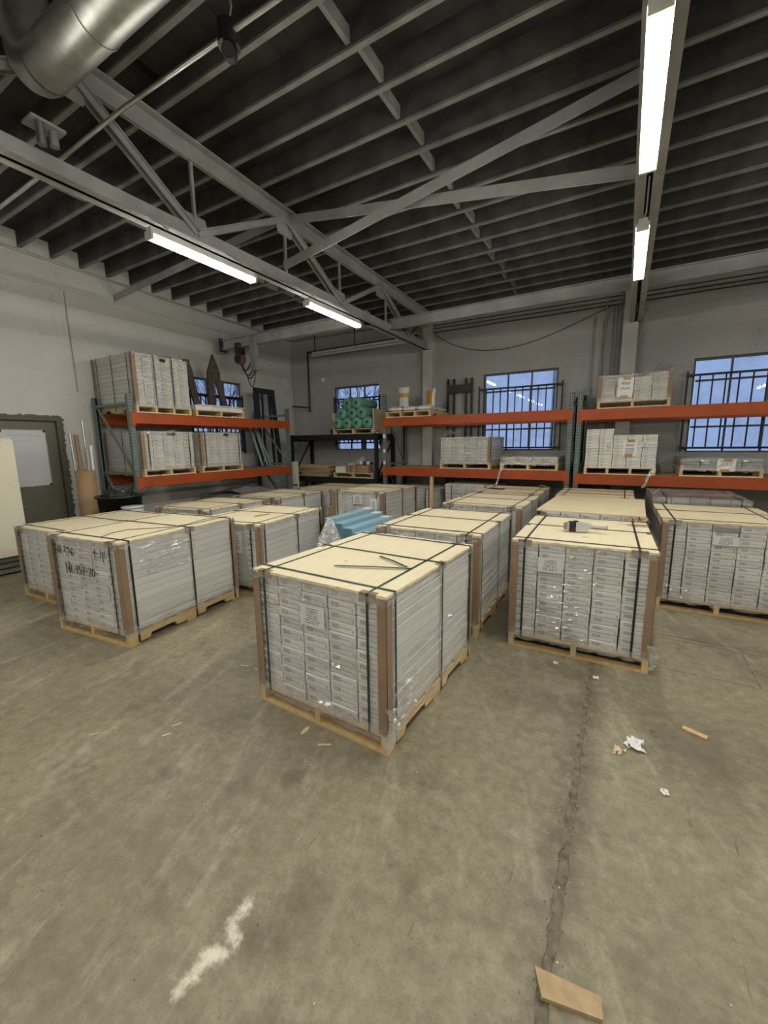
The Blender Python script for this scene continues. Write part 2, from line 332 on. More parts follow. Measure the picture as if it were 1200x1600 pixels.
# ------------------------------------------------------------------ helpers: meshes and objects
class MB:
    def __init__(s): s.v = []; s.f = []; s.m = []; s.sm = []
    def add(s, vs, fs, mat=0, smooth=False):
        o = len(s.v); s.v += [tuple(v) for v in vs]
        for f in fs: s.f.append(tuple(o + i for i in f)); s.m.append(mat); s.sm.append(smooth)
    def box(s, x0, x1, y0, y1, z0, z1, mat=0, T=None):
        vs = [(x, y, z) for z in (z0, z1) for y in (y0, y1) for x in (x0, x1)]
        if T is not None: vs = [T @ Vector(v) for v in vs]
        s.add(vs, [(0, 2, 3, 1), (4, 5, 7, 6), (0, 1, 5, 4), (2, 6, 7, 3), (0, 4, 6, 2), (1, 3, 7, 5)], mat); return s
    def bar(s, a, b, w, h, mat=0, up=(0, 0, 1)):
        """rectangular bar from a to b; w across, h along 'up'"""
        a, b = Vector(a), Vector(b); d = (b - a); L = d.length; d.normalize(); u = Vector(up)
        if abs(d.dot(u)) > .98: u = Vector((1, 0, 0))
        r = d.cross(u).normalized(); u = r.cross(d)
        T = Matrix.Translation(a) @ Matrix((r, d, u)).transposed().to_4x4()
        return s.box(-w / 2, w / 2, 0, L, -h / 2, h / 2, mat, T)
    def cyl(s, a, b, r, n=10, mat=0, r2=None, caps=True):
        a, b = Vector(a), Vector(b); d = (b - a).normalized(); r2 = r if r2 is None else r2
        u = Vector((0, 0, 1)) if abs(d.z) < .9 else Vector((1, 0, 0))
        p = d.cross(u).normalized(); q = p.cross(d)
        vs = []
        for c, rr in ((a, r), (b, r2)):
            for i in range(n):
                t = 2 * PI * i / n; vs.append(c + (p * math.cos(t) + q * math.sin(t)) * rr)
        s.add(vs, [(i, i + n, (i + 1) % n + n, (i + 1) % n) for i in range(n)], mat, True)
        if caps:
            s.add(vs[:n], [tuple(range(n))], mat); s.add(vs[n:], [tuple(reversed(range(n)))], mat)
        return s
    def tube(s, pts, r, n=8, mat=0, caps=True):
        pts = [Vector(p) for p in pts]; rings = []; prev = None
        for i, p in enumerate(pts):
            d = (pts[min(i + 1, len(pts) - 1)] - pts[max(i - 1, 0)]).normalized()
            if prev is None:
                u = Vector((0, 0, 1)) if abs(d.z) < .9 else Vector((1, 0, 0)); q = d.cross(u).normalized()
            else:
                q = (prev - d * prev.dot(d)).normalized()
            prev = q; w = d.cross(q)
            rings.append([p + (q * math.cos(2 * PI * k / n) + w * math.sin(2 * PI * k / n)) * r for k in range(n)])
        vs = [v for g in rings for v in g]; fs = []
        for i in range(len(rings) - 1):
            for k in range(n): fs.append((i * n + k, i * n + (k + 1) % n, (i + 1) * n + (k + 1) % n, (i + 1) * n + k))
        s.add(vs, fs, mat, True)
        if caps: s.add(rings[0], [tuple(reversed(range(n)))], mat); s.add(rings[-1], [tuple(range(n))], mat)
        return s
    def prism(s, poly, t0, t1, axis=0, mat=0):
        """polygon extruded from t0 to t1 along an axis; poly holds the two other coordinates in order"""
        def mk(a, b, t): return (t, a, b) if axis == 0 else ((a, t, b) if axis == 1 else (a, b, t))
        n = len(poly); vs = [mk(a, b, t0) for a, b in poly] + [mk(a, b, t1) for a, b in poly]
        s.add(vs, [tuple(range(n)), tuple(reversed(range(n, 2 * n)))] + [(i, i + n, (i + 1) % n + n, (i + 1) % n) for i in range(n)], mat); return s
    def lathe(s, prof, c=(0, 0, 0), n=20, mat=0):
        vs = []; c = Vector(c)
        for r, z in prof:
            for i in range(n): vs.append(c + Vector((r * math.cos(2 * PI * i / n), r * math.sin(2 * PI * i / n), z)))
        fs = []
        for j in range(len(prof) - 1):
            for i in range(n): fs.append((j * n + i, j * n + (i + 1) % n, (j + 1) * n + (i + 1) % n, (j + 1) * n + i))
        s.add(vs, fs, mat, True); return s
    def mesh(s, name, mats):
        me = bpy.data.meshes.new(name); me.from_pydata(s.v, [], s.f)
        for m in mats: me.materials.append(M[m])
        me.polygons.foreach_set('material_index', s.m); me.polygons.foreach_set('use_smooth', s.sm)
        bm = bmesh.new(); bm.from_mesh(me); bmesh.ops.recalc_face_normals(bm, faces=bm.faces); bm.to_mesh(me); bm.free()
        me.update(); return me
    def build(s, name, mats, parent=None, loc=(0, 0, 0), rz=0.0):
        if isinstance(mats, str): mats = [mats]
        return place(s.mesh(name, mats), name, parent, loc, rz)

def place(me, name, parent=None, loc=(0, 0, 0), rz=0.0):
    o = bpy.data.objects.new(name, me); COL.objects.link(o)
    o.location = loc; o.rotation_euler = (0, 0, rz)
    if parent is not None: o.parent = parent
    return o

def thing(name, label, cat, loc=(0, 0, 0), rz=0.0, group=None):
    o = bpy.data.objects.new(name, None); COL.objects.link(o); o.empty_display_size = .2
    o.location = loc; o.rotation_euler = (0, 0, rz)
    return tag(o, label, cat, group)

def tag(o, label, cat, group=None):
    o['label'] = label; o['category'] = cat
    if group: o['group'] = group
    return o

def struct(o, label=None):
    o['kind'] = 'structure'
    if label: o['label'] = label
    return o

def chamfer_mesh(key, w, l, h, c, mats, endmat=1):
    """carton: box with chamfered edges, origin at the centre of its base; faces to +-y take the end material"""
    k = ('ch',) + key
    if k in CACHE: return CACHE[k]
    bm = bmesh.new(); bmesh.ops.create_cube(bm, size=1.0)
    for v in bm.verts: v.co = Vector((v.co.x * w, v.co.y * l, (v.co.z + .5) * h))
    bmesh.ops.bevel(bm, geom=list(bm.edges), offset=c, segments=1, affect='EDGES')
    me = bpy.data.meshes.new('carton')
    for f in bm.faces: f.material_index = endmat if abs(f.normal.y) > .9 else 0
    bm.to_mesh(me); bm.free()
    for m in mats: me.materials.append(M[m])
    CACHE[k] = me; return me
CACHE = {}

def text_mesh(body, size, mat, width=None):
    cu = bpy.data.curves.new('lettering', 'FONT'); cu.body = body; cu.size = size; cu.align_x = 'CENTER'; cu.align_y = 'CENTER'
    cu.extrude = .0006; cu.offset = size * .02
    ob = bpy.data.objects.new('lettering', cu); COL.objects.link(ob)
    dg = bpy.context.evaluated_depsgraph_get(); me = bpy.data.meshes.new_from_object(ob.evaluated_get(dg))
    bpy.data.objects.remove(ob); bpy.data.curves.remove(cu)
    # stand the text up: it faces -y
    me.transform(Matrix.Rotation(PI / 2, 4, 'X'))
    if width:
        xs = [v.co.x for v in me.vertices]; w = max(xs) - min(xs); me.transform(Matrix.Diagonal((width / w, 1, 1, 1)))
    me.materials.clear(); me.materials.append(M[mat]); return me

# ------------------------------------------------------------------ the room
XL, YB, XR, YF, ZT = -8.25, 9.1, 6.2, -6.0, 5.25
def roof(y): return 4.80 - .027 * (y - 2.5)         # underside of the joists

def wall_mesh(u0, u1, z0, z1, holes, t0, t1, axis):
    us = sorted({u0, u1} | {h[0] for h in holes} | {h[1] for h in holes}); zs = sorted({z0, z1} | {h[2] for h in holes} | {h[3] for h in holes})
    mb = MB()
    for a, b in zip(us, us[1:]):
        for c, d in zip(zs, zs[1:]):
            if any(h[0] <= a and b <= h[1] and h[2] <= c and d <= h[3] for h in holes): continue
            if axis == 0: mb.box(a, b, t0, t1, c, d)
            else: mb.box(t0, t1, a, b, c, d)
    return mb
W1 = (-6.81, -5.40, 1.60, 3.24); W2 = (-2.76, -1.24, 1.57, 3.21); W3 = (.94, 2.50, 1.53, 3.14); WL = (5.87, 7.27, 1.60, 3.25)
DOOR = (2.40, 3.36, 0.0, 2.25)
struct(wall_mesh(XL - .22, XR + .22, 0, ZT, [W1, W2, W3], YB, YB + .22, 0).build('wall_back', 'wall_b'))
struct(wall_mesh(YF, YB, 0, ZT, [WL, DOOR], XL - .22, XL, 1).build('wall_left', 'wall_l'))
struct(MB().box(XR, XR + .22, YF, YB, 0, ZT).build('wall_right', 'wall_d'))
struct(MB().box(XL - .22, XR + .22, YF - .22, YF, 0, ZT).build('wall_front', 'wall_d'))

# floor: dirt-filled joints between concrete slabs
FL = struct(MB().box(XL - .2, XR + .2, YF - .2, YB + .2, -.2, -.006).build('floor', 'dirt'))
def jag_slab(x0, x1, y0, y1, jl=0.0, jr=0.0):
    """slab whose long edges along the joints are slightly broken"""
    mb = MB(); n = 160 if (jl or jr) else 1; pts = []
    rnd = random.Random(int(x0 * 100 + y0 * 7))
    for i in range(n + 1): pts.append((x0 + (rnd.random() * jl if 0 < i < n else 0), y0 + (y1 - y0) * i / n))
    for i in range(n, -1, -1): pts.append((x1 - (rnd.random() * jr if 0 < i < n else 0), y0 + (y1 - y0) * i / n))
    m = MB(); N = len(pts); k = n + 1
    vs = [(x, y, 0.0) for x, y in pts] + [(x, y, -.012) for x, y in pts]
    fs = [(i, N - 1 - i, N - 2 - i, i + 1) for i in range(n)]
    fs += [(i, (i + 1) % N, (i + 1) % N + N, i + N) for i in range(N)]
    m.add(vs, fs); return m
xcuts = [(XL - .1, -4.296, 0, .004), (-4.284, -.106, .004, .016), (-.086, 4.0, .018, 0), (4.012, XR + .1, 0, 0)]
for a, b, jl, jr in xcuts:
    for c, d in ((YF - .1, -2.006), (-1.994, 4.294), (4.306, YB + .1)):
        jag_slab(a, b, c, d, jl, jr).build('slab', 'floor', FL)
MB().box(.34, .97, 3.628, 3.637, -.005, .0008).box(.34, 3.9, 4.22, 4.229, -.005, .0008).box(.96, .97, 3.637, 4.22, -.005, .0008).build('patch_joint', 'dirt', FL)

# ceiling: deck, joists with bridging
cm = MB(); cm.add([(XL - .2, YF - .2, roof(YF) + .235), (XR + .2, YF - .2, roof(YF) + .235), (XR + .2, YB + .2, roof(YB) + .235), (XL - .2, YB + .2, roof(YB) + .235),
                   (XL - .2, YF - .2, roof(YF) + .32), (XR + .2, YF - .2, roof(YF) + .32), (XR + .2, YB + .2, roof(YB) + .32), (XL - .2, YB + .2, roof(YB) + .32)],
                  [(3, 2, 1, 0), (4, 5, 6, 7), (0, 1, 5, 4), (1, 2, 6, 5), (2, 3, 7, 6), (3, 0, 4, 7)])
CE = struct(cm.build('ceiling', 'deck'))
plank_me = MB().box(-.0, 0.19, 0, .39, 0, .012).mesh('deck_board', ['deck'])
jy = []; y = -5.6
while y < 9.0: jy.append(y); y += .416
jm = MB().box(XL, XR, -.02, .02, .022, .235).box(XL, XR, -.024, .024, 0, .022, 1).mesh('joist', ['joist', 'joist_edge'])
for y in jy: place(jm, 'joist', CE, (0, y, roof(y)))
bm_ = MB().box(-.02, .02, .02, .396, .03, .14).mesh('bridging', ['joist_edge'])
for bx in (-6.1, -2.06, 1.95):
    for i, y in enumerate(jy):
        if y < 9.0 - .45: place(bm_, 'bridging', CE, (bx + (.03 if i % 2 else -.03), y, roof(y)))
rp = random.Random(3)
for i in range(60):                                  # uneven deck boards hanging a little lower than the rest
    y = rp.choice([v for v in jy if v > 1.5 and v < 8.4]); x = rp.uniform(-7.5, 4)
    place(plank_me, 'deck_board', CE, (x, y + .013, roof(y) + .222))

# trusses
def truss(x, y0, y1, label):
    t = thing('roof_truss', label, 'truss', (x, 0, 0), 0, 'steel roof trusses')
    zb = 3.84
    def chord(name, zf, up):
        m = MB()
        for ya, yb in ((y0, y1),):
            za, zb2 = zf(ya), zf(yb)
            for (xa, xb, ha, hb) in ((-.10, -.008, 0, .014), (.008, .10, 0, .014), (-.022, -.008, 0, .16), (.008, .022, 0, .16)):
                s = 1 if up else -1
                vs = []
                for yy, zz in ((ya, za), (yb, zb2)):
                    for xx in (xa, xb):
                        for hh in (ha, hb): vs.append((xx, yy, zz + s * hh))
                m.add(vs, [(0, 1, 3, 2), (4, 6, 7, 5), (0, 4, 5, 1), (2, 3, 7, 6), (0, 2, 6, 4), (1, 5, 7, 3)])
        m.build(name, 'white_steel', t)
    chord('top_chord', lambda y: roof(y), False)
    chord('bottom_chord', lambda y: zb, True)
    tops = [y for y in [-5.35, -2.9, -.45, 2.0, 4.45, 6.9, 9.0] if y0 <= y <= y1]; bots = [y for y in [-4.1, -1.65, .8, 3.1, 5.65, 8.05] if y0 <= y <= y1]
    allp = sorted([(y, 1) for y in tops] + [(y, 0) for y in bots])
    for (ya, ta), (yb, tb) in zip(allp, allp[1:]):
        if ta == tb: continue
        za = roof(ya) - .1 if ta else zb + .1; zc = roof(yb) - .1 if tb else zb + .1
        m = MB()
        for s in (-.035, .035): m.bar((s, ya, za), (s, yb, zc), .012, .07).bar((s * 1.0, ya, za + .03), (s * 1.0, yb, zc + .03), .05, .012)
        m.build('web', 'white_steel', t)
    for y in [v for v in (.8, 3.1, 4.45, 5.65, 7.1) if y0 <= v <= y1]:
        MB().bar((0, y, zb + .1), (0, y, roof(y) - .05), .03, .03).build('hanger_rod', 'white_steel', t)
    for y in tops: MB().prism([(y - .2, roof(y) - .04), (y + .2, roof(y) - .04), (y + .12, roof(y) - .3), (y - .12, roof(y) - .3)], -.008, .008, 0).build('gusset', 'white_steel', t)
    for y in bots: MB().prism([(y - .2, zb + .03), (y + .2, zb + .03), (y + .12, zb + .28), (y - .12, zb + .28)], -.008, .008, 0).build('gusset', 'white_steel', t)
    return t
truss(-4.05, YF, 9.08, 'grey steel roof truss left of centre carrying the round duct')
truss(.02, YF, 9.08, 'grey steel roof truss directly above the right row of lamps')
truss(4.1, YF, 9.08, 'grey steel roof truss at the far right, mostly out of view')
def angle_bar(a, b, name, label):
    m = MB().bar(a, b, .012, .11); a2 = (a[0], a[1] + .045, a[2] + .05); b2 = (b[0], b[1] + .045, b[2] + .05); m.bar(a2, b2, .10, .012)
    return tag(m.build(name, 'white_steel'), label, 'brace', 'sway braces between the trusses')
angle_bar((-4.02, 4.38, 4.06), (-.03, 4.38, 4.68), 'sway_brace', 'bright steel brace rising from left truss bottom to right truss top')
angle_bar((-4.02, 4.52, 4.66), (-.03, 4.52, 4.03), 'sway_brace', 'dimmer steel brace falling from left truss top to right truss bottom')
angle_bar((-8.24, 4.45, 4.42), (-4.09, 4.45, 4.66), 'sway_brace', 'short steel brace from the left wall up to the left truss')
m = MB()
m.box(-4.04, 4.08, 7.28, 7.29, 3.90, 4.09).box(-4.04, 4.08, 7.215, 7.29, 4.08, 4.09).box(-4.04, 4.08, 7.215, 7.29, 3.90, 3.91)
tag(m.build('channel_beam', 'white_steel'), 'long white steel channel running between trusses near the back wall', 'beam')

# ledges where the left wall steps out
struct(MB().box(XL, XL + .025, YF, YB, 4.33, 4.60).build('trim_3', 'wall_l')); struct(MB().box(XL, XL + .012, YF, YB, 4.10, 4.3299).build('trim_4', 'wall_l'))
tag(MB().tube([(XL + .02, 3.66, 4.32), (XL + .012, 3.665, 3.8), (XL + .02, 3.67, 3.4), (XL + .012, 3.68, 2.7)], .008, 5).build('wall_wire', 'paint_pipe'), 'thin wire running down the left wall above the door', 'wire')
# pilasters on the back wall
for x, nm in ((-4.02, 1), (-.06, 2)):
    mb = MB().box(x - .12, x + .12, YB - .012, YB, 0, 4.62).box(x - .012, x + .012, YB - .13, YB, 0, 4.62).box(x - .12, x + .12, YB - .145, YB - .13, 0, 4.62)
    struct(mb.build('trim_%d' % nm, 'pilaster'))

# windows
def window(n, rng, wall):
    u0, u1, z0, z1 = rng
    def B(mb, a, b, t0, t1, c, d):
        if wall == 'back': mb.box(a, b, YB + t0, YB + t1, c, d)
        else: mb.box(XL - t1, XL - t0, a, b, c, d)
        return mb
    fr = MB(); w = .035
    B(fr, u0, u1, .06, .11, z0, z0 + w); B(fr, u0, u1, .06, .11, z1 - w, z1); B(fr, u0, u0 + w, .06, .11, z0 + w, z1 - w); B(fr, u1 - w, u1, .06, .11, z0 + w, z1 - w)
    o = struct(fr.build('window_%d' % n, 'win_frame'))
    us = [u0 + w + (u1 - u0 - 2 * w) * k / 3 for k in range(4)]
    zs = [z0 + w, z1 - .72 * (z1 - z0), z1 - .23 * (z1 - z0), z1 - w]
    for k in (1, 2): B(MB(), us[k] - .014, us[k] + .014, .065, .105, z0 + w, z1 - w).build('mullion', 'win_frame', o)
    for k in (1, 2):
        for i in range(3): B(MB(), us[i] + .014, us[i + 1] - .014, .067, .103, zs[k] - .016, zs[k] + .016).build('transom', 'win_frame', o)
    for i in range(3):
        for j in range(3):
            B(MB(), us[i] + .012, us[i + 1] - .012, .083, .088, zs[j] + .008, zs[j + 1] - .008).build('pane', 'glass', o)
    B(MB(), u0, u1, .0, .06, z0 - .0, z0 + .012).build('sill', 'white_steel', o)
    return o
window(1, W1, 'back'); window(2, W2, 'back'); window(3, W3, 'back'); window(4, WL, 'left')

def guard(rng, wall, n, label):
    u0, u1, z0, z1 = rng
    t = thing('window_guard', label, 'window bars', (0, 0, 0), 0, 'black barred window guards')
    def B(a, b, c, d, th=.03, off=.055):
        mb = MB()
        if wall == 'back': mb.box(a, b, YB - off - th, YB - off, c, d)
        else: mb.box(XL + off, XL + off + th, a, b, c, d)
        return mb
    B(u0, u1, z1 - .035, z1).build('rail', 'bar', t); B(u0, u1, z0, z0 + .035).build('rail', 'bar', t)
    for k in range(n + 1):
        u = u0 + (u1 - u0) * k / n; w = .02 if 0 < k < n else .026
        B(u - w / 2, u + w / 2, z0 - (0 if 0 < k < n else .05), z1 + (0 if 0 < k < n else .05), .024 if 0 < k < n else .034).build('bar', 'bar', t)
    for u in (u0, u1):
        for z in (z0 + .02, z1 - .02):
            mb = MB()
            if wall == 'back': mb.box(u - .012, u + .012, YB - .06, YB, z - .012, z + .012)
            else: mb.box(XL, XL + .06, u - .012, u + .012, z - .012, z + .012)
            mb.build('bracket', 'bar', t)
guard((-6.74, -5.36, 1.77, 2.93), 'back', 10, 'black window guard behind the green rolls in the corner')
guard((-2.82, -1.14, 1.62, 2.90), 'back', 11, 'black window guard on the middle window of the back wall')
guard((.86, 2.62, 1.60, 2.87), 'back', 10, 'black window guard on the right-hand window of the back wall')
guard((5.79, 7.20, 1.62, 2.90), 'left', 11, 'black window guard on the left wall behind the brown stakes')

# door with frame, whiteboard
d = struct(MB().box(XL - .10, XL - .055, DOOR[0] + .06, DOOR[1] - .06, .008, DOOR[3] - .06).build('door_1', 'door'))
fr = MB()
fr.box(XL - .20, XL + .02, DOOR[0] + .001, DOOR[0] + .06, 0, DOOR[3]).box(XL - .20, XL + .02, DOOR[1] - .06, DOOR[1] - .001, 0, DOOR[3]).box(XL - .20, XL + .02, DOOR[0] + .06, DOOR[1] - .06, DOOR[3] - .06, DOOR[3] - .001)
fr.build('door_frame', 'door_frame', d)
rr = random.Random(5); sl = MB()
for k in range(60):                                  # ragged mortar round the frame
    z = k * 2.27 / 60
    sl.box(XL + .0005, XL + .022, DOOR[1] + .0, DOOR[1] + .018 + rr.random() * .03, z, z + 2.27 / 60 - .0005)
for k in range(21):
    yv = DOOR[0] + k * .045
    sl.box(XL + .0005, XL + .022, yv, yv + .0445, DOOR[3] + .0, DOOR[3] + .015 + rr.random() * .02)
sl.build('rough_edge', 'door_frame', d)
t = thing('whiteboard', 'whiteboard with faint writing fixed to the grey door', 'whiteboard', (XL - .054, 0, 0))
MB().box(0, .010, 2.56, 3.14, 1.14, 2.03).build('panel', 'board_w', t)
fm = MB()
for a, b, c, e in ((2.55, 3.15, 1.128, 1.142), (2.55, 3.15, 2.028, 2.042), (2.548, 2.562, 1.128, 2.042), (3.138, 3.152, 1.128, 2.042)): fm.box(0, .014, a, b, c, e)
fm.build('edge_frame', 'galv', t)
for yv, zv in ((2.57, 2.02), (3.13, 2.02), (2.57, 1.15), (3.13, 1.15)): MB().box(.0, .018, yv - .018, yv + .018, zv - .018, zv + .018).build('corner_clip', 'black', t)
wr = MB(); rr = random.Random(11)
for row, (ya, yb, zv) in enumerate(((2.66, 2.86, 1.955), (2.9, 3.06, 1.95), (2.68, 2.80, 1.86), (2.83, 2.92, 1.86))):
    yv = ya
    while yv < yb:
        wr.bar((.0106, yv, zv - .018 + rr.random() * .01), (.0106, yv + .014, zv + .018 - rr.random() * .014), .0012, .004); yv += .02
wr.build('marker_writing', 'grey_steel', t)

# ------------------------------------------------------------------ loaded pallets
def stringer_mesh(L, h, w=.042):
    k = ('str', round(L, 3), round(h, 3), w)
    if k in CACHE: return CACHE[k]
    z0 = .018; a, n, dp = L * .15, L * .22, .042
    y = -L / 2
    pl = [(y, z0)]
    for s in (y + a, L / 2 - a - n):
        pl += [(s, z0), (s + .02, z0 + dp), (s + n - .02, z0 + dp), (s + n, z0)]
    pl += [(L / 2, z0), (L / 2, h - .018), (y, h - .018)]
    # split into convex pieces: a full-length top bar and three feet
    mb = MB(); mb.box(-w / 2, w / 2, -L / 2, L / 2, z0 + dp, h - .018)
    s1, s2 = y + a, L / 2 - a - n
    for p, q, sl, sr in ((y, s1, 0, .02), (s1 + n, s2, .02, .02), (s2 + n, L / 2, .02, 0)):
        mb.prism([(p, z0), (q, z0), (q + sr, z0 + dp), (p - sl, z0 + dp)], -w / 2, w / 2, 0)
    CACHE[k] = mb.mesh('stringer', ['pine_y']); return CACHE[k]

def board_mesh(W, d, mat='pine'):
    k = ('brd', round(W, 3), d, mat)
    if k not in CACHE: CACHE[k] = MB().box(-W / 2, W / 2, -d / 2, d / 2, 0, .018).mesh('deck_board', [mat])
    return CACHE[k]

def wooden_pallet(t, W, L, h=.123, ns=3, mat='pine'):
    for k in range(ns):
        x = -W / 2 + .021 + (W - .042) * k / (ns - 1)
        place(stringer_mesh(L, h), 'stringer', t, (x, 0, 0))
    for k in range(6):
        place(board_mesh(W, .1, mat), 'deck_board', t, (0, -L / 2 + .05 + (L - .1) * k / 5, h - .018))
    for k in range(3):
        place(board_mesh(W, .1, mat), 'bottom_board', t, (0, -L / 2 + .05 + (L - .1) * k / 2, 0))

def ruffle(W, L, z0, z1, amp, seed, n=26, off=.006):
    """narrow ruffled strip of film round the load"""
    r = random.Random(seed); per = []
    for a, b in (((-W / 2, -L / 2), (W / 2, -L / 2)), ((W / 2, -L / 2), (W / 2, L / 2)), ((W / 2, L / 2), (-W / 2, L / 2)), ((-W / 2, L / 2), (-W / 2, -L / 2))):
        nx, ny = (b[1] - a[1]), -(b[0] - a[0]); l = math.hypot(nx, ny); nx /= l; ny /= l
        for i in range(n): per.append((a[0] + (b[0] - a[0]) * i / n, a[1] + (b[1] - a[1]) * i / n, nx, ny))
    rows = 4; vs = []; N = len(per)
    for j in range(rows):
        for (x, y, nx, ny) in per:
            e = off + (amp * r.random() if j in (0, rows - 1) else amp * .4 * r.random())
            zz = z0 + (z1 - z0) * j / (rows - 1) + (r.uniform(-.012, .012) if j in (0, rows - 1) else 0)
            vs.append((x + nx * e, y + ny * e, zz))
    fs = [(j * N + i, j * N + (i + 1) % N, (j + 1) * N + (i + 1) % N, (j + 1) * N + i) for j in range(rows - 1) for i in range(N)]
    m = MB(); m.add(vs, fs, 0, True); return m

def strap_mesh(axis, half, z0, z1, mat, w=.017, th=.0022, off=.004):
    """flat strap looped round the load in the plane across 'axis'"""
    k = ('strap', axis, round(half, 3), round(z0, 3), round(z1, 3), mat)
    if k in CACHE: return CACHE[k]
    m = MB(); e = half + off
    def B(u0, u1, a, b):
        if axis == 'y': m.box(-w / 2, w / 2, u0, u1, a, b)
        else: m.box(u0, u1, -w / 2, w / 2, a, b)
    B(-e - th, -e, z0, z1 + .003); B(e, e + th, z0, z1 + .003); B(-e, e, z1 + .0008, z1 + .003); B(-e, e, z0, z0 + th)
    CACHE[k] = m.mesh('strap', [mat]); return CACHE[k]

def corner_mesh(z0, z1, leg=.055, th=.005):
    k = ('cor', round(z0, 3), round(z1, 3), leg)
    if k not in CACHE: CACHE[k] = MB().box(-th, leg, -th, 0, z0, z1).box(-th, 0, -th, leg, z0, z1).mesh('corner_board', ['kraft'])
    return CACHE[k]

def load(label, x, y, yaw, W=1.036, L=1.315, H=.948, rows=12, cols=5, z=0.0, plywood=True, film=True, yst=(.1, .885), xst=(.07, .55, .955),
         mats=('box_side', 'box_end'), corners=True, heights=None, ns=3, group='wrapped pallets of flooring boxes on the floor', name='pallet_load',
         protect=True, strap='strap', gap=.007, ph=.123, corner_set=(0, 1, 2, 3), inset=.006, seed=None, pmat='pine', ply='ply'):
    """x, y: front-left corner; the front looks along local -y"""
    a = math.radians(yaw); c, s = math.cos(a), math.sin(a)
    cx, cy = x + c * W / 2 - s * L / 2, y + s * W / 2 + c * L / 2
    t = thing(name, label, 'pallet', (cx, cy, z), a, group)
    r = random.Random(seed if seed is not None else int(abs(x * 131 + y * 17) * 10))
    wooden_pallet(t, W, L, ph, ns, pmat)
    top = H - (.018 if plywood else 0); rh = (top - ph) / rows
    wi, li = W - 2 * inset, L - 2 * inset; bw = wi / cols
    me = chamfer_mesh((round(bw, 3), round(li, 3), round(rh, 4), mats), bw - gap, li - .012, rh - .0018, .004, mats)
    hs = heights or [rows] * cols
    for i in range(cols):
        wav = r.uniform(0, 6)
        for j in range(hs[i]):
            dx = .0022 * math.sin(j * .9 + wav) + r.uniform(-.001, .001)
            place(me, 'box', t, (-wi / 2 + bw * (i + .5) + dx, r.uniform(-.005, .005), ph + j * rh + .0003))
    if plywood:
        k = ('ply', round(W, 3), round(L, 3), ply)
        if k not in CACHE: CACHE[k] = MB().box(-W / 2, W / 2, -L / 2, L / 2, 0, .018).mesh('plywood_lid', [ply])
        place(CACHE[k], 'plywood_lid', t, (0, 0, H - .018))
    zt = H if plywood else top
    for u in yst: place(strap_mesh('y', L / 2, ph - .018 if ph > .1 else 0, zt, strap), 'strap', t, (-W / 2 + W * u, 0, 0))
    for u in xst: place(strap_mesh('x', W / 2, .02, zt + .0032, strap), 'strap', t, (0, -L / 2 + L * u, 0))
    if corners:
        cm_ = corner_mesh(ph + .002, zt - .02 if plywood else zt)
        for k, (sx, sy, rz) in enumerate(((-1, -1, 0), (1, -1, PI / 2), (1, 1, PI), (-1, 1, -PI / 2))):
            if k in corner_set: place(cm_, 'corner_board', t, (sx * W / 2, sy * L / 2, 0), rz)
    if protect:
        k = ('prot',)
        if k not in CACHE: CACHE[k] = MB().box(-.055, .055, -.003, 0, -.045, .0006).box(-.055, .055, -.003, .035, 0, .0006).mesh('edge_protector', ['kraft'])
        for u in yst:
            place(CACHE[k], 'edge_protector', t, (-W / 2 + W * u, -L / 2, zt)); place(CACHE[k], 'edge_protector', t, (-W / 2 + W * u, L / 2, zt), PI)
        for u in xst[1:2]:
            place(CACHE[k], 'edge_protector', t, (W / 2, -L / 2 + L * u, zt), PI / 2); place(CACHE[k], 'edge_protector', t, (-W / 2, -L / 2 + L * u, zt), -PI / 2)
    if film:
        o = ruffle(W, L, zt - .05, zt - .004, .010, r.randint(0, 9999)).build('stretch_wrap', 'film', t); o['label'] = 'gathered clear film at the top edge'
        o = ruffle(W, L, ph - .035, ph + .05, .016, r.randint(0, 9999)).build('stretch_wrap', 'film', t); o['label'] = 'gathered clear film at the bottom edge'
    t['half'] = (W / 2, L / 2, H)
    return t

def sheet(t, name, mat, u, z, w, h, front=True, tilt=0.0, off=.008):
    """thin sheet of paper on the front of a load; u, z = lower left corner in load coordinates"""
    W, L, H = t['half']
    me = MB().box(-w / 2, w / 2, -.001, .001, -h / 2, h / 2).mesh(name, [mat])
    o = place(me, name, t, (u + w / 2, -L - off, z + h / 2)); o.rotation_euler = (0, tilt, 0); return o
def lettering(o, body, size, z, width=None, x=0.0, mat='ink'):
    m = place(text_mesh(body, size, mat, width), 'lettering', o, (x, -.0016, z)); return m

A = load('wrapped pallet of boxes nearest the camera, loose green strap on its lid', -2.07, 1.82, -2.0, strap='strap_green', seed=1)
sheet(A, 'label', 'label', -.10, .66, .19, .135)
B = load('wrapped pallet of boxes with the white strapping tool on its lid', -.76, 3.44, 1.5, seed=2)
sheet(B, 'label', 'label', -.305, .70, .19, .12)
C = load('wrapped pallet of boxes with black handwriting on its front, at left', -4.67, 1.67, 5.7, seed=3)
D = load('wrapped pallet of boxes at the right edge of the photo', .40, 5.02, 1.25, seed=4, ply='ply2')
sheet(D, 'label', 'label', -.095, .73, .2, .09)
sheet(D, 'dark_panel', 'grey_steel', -.098, .865, .196, .045)
Eb = load('wrapped pallet of boxes right behind the nearest one', -2.07, 3.40, 1.2, seed=5)
E2 = load('wrapped pallet of boxes, third in the middle row', -2.09, 5.18, -.2, L=1.30, seed=6)
E3 = load('wrapped pallet of boxes, last in the middle row before the rack', -2.12, 6.60, .5, L=1.20, seed=7, ply='ply2')
F = load('pallet of boxes under an oversized unstrapped plywood sheet', -.80, 5.10, .8, L=1.20, seed=8, plywood=False, xst=(), yst=(), protect=False, H=.93, film=False)
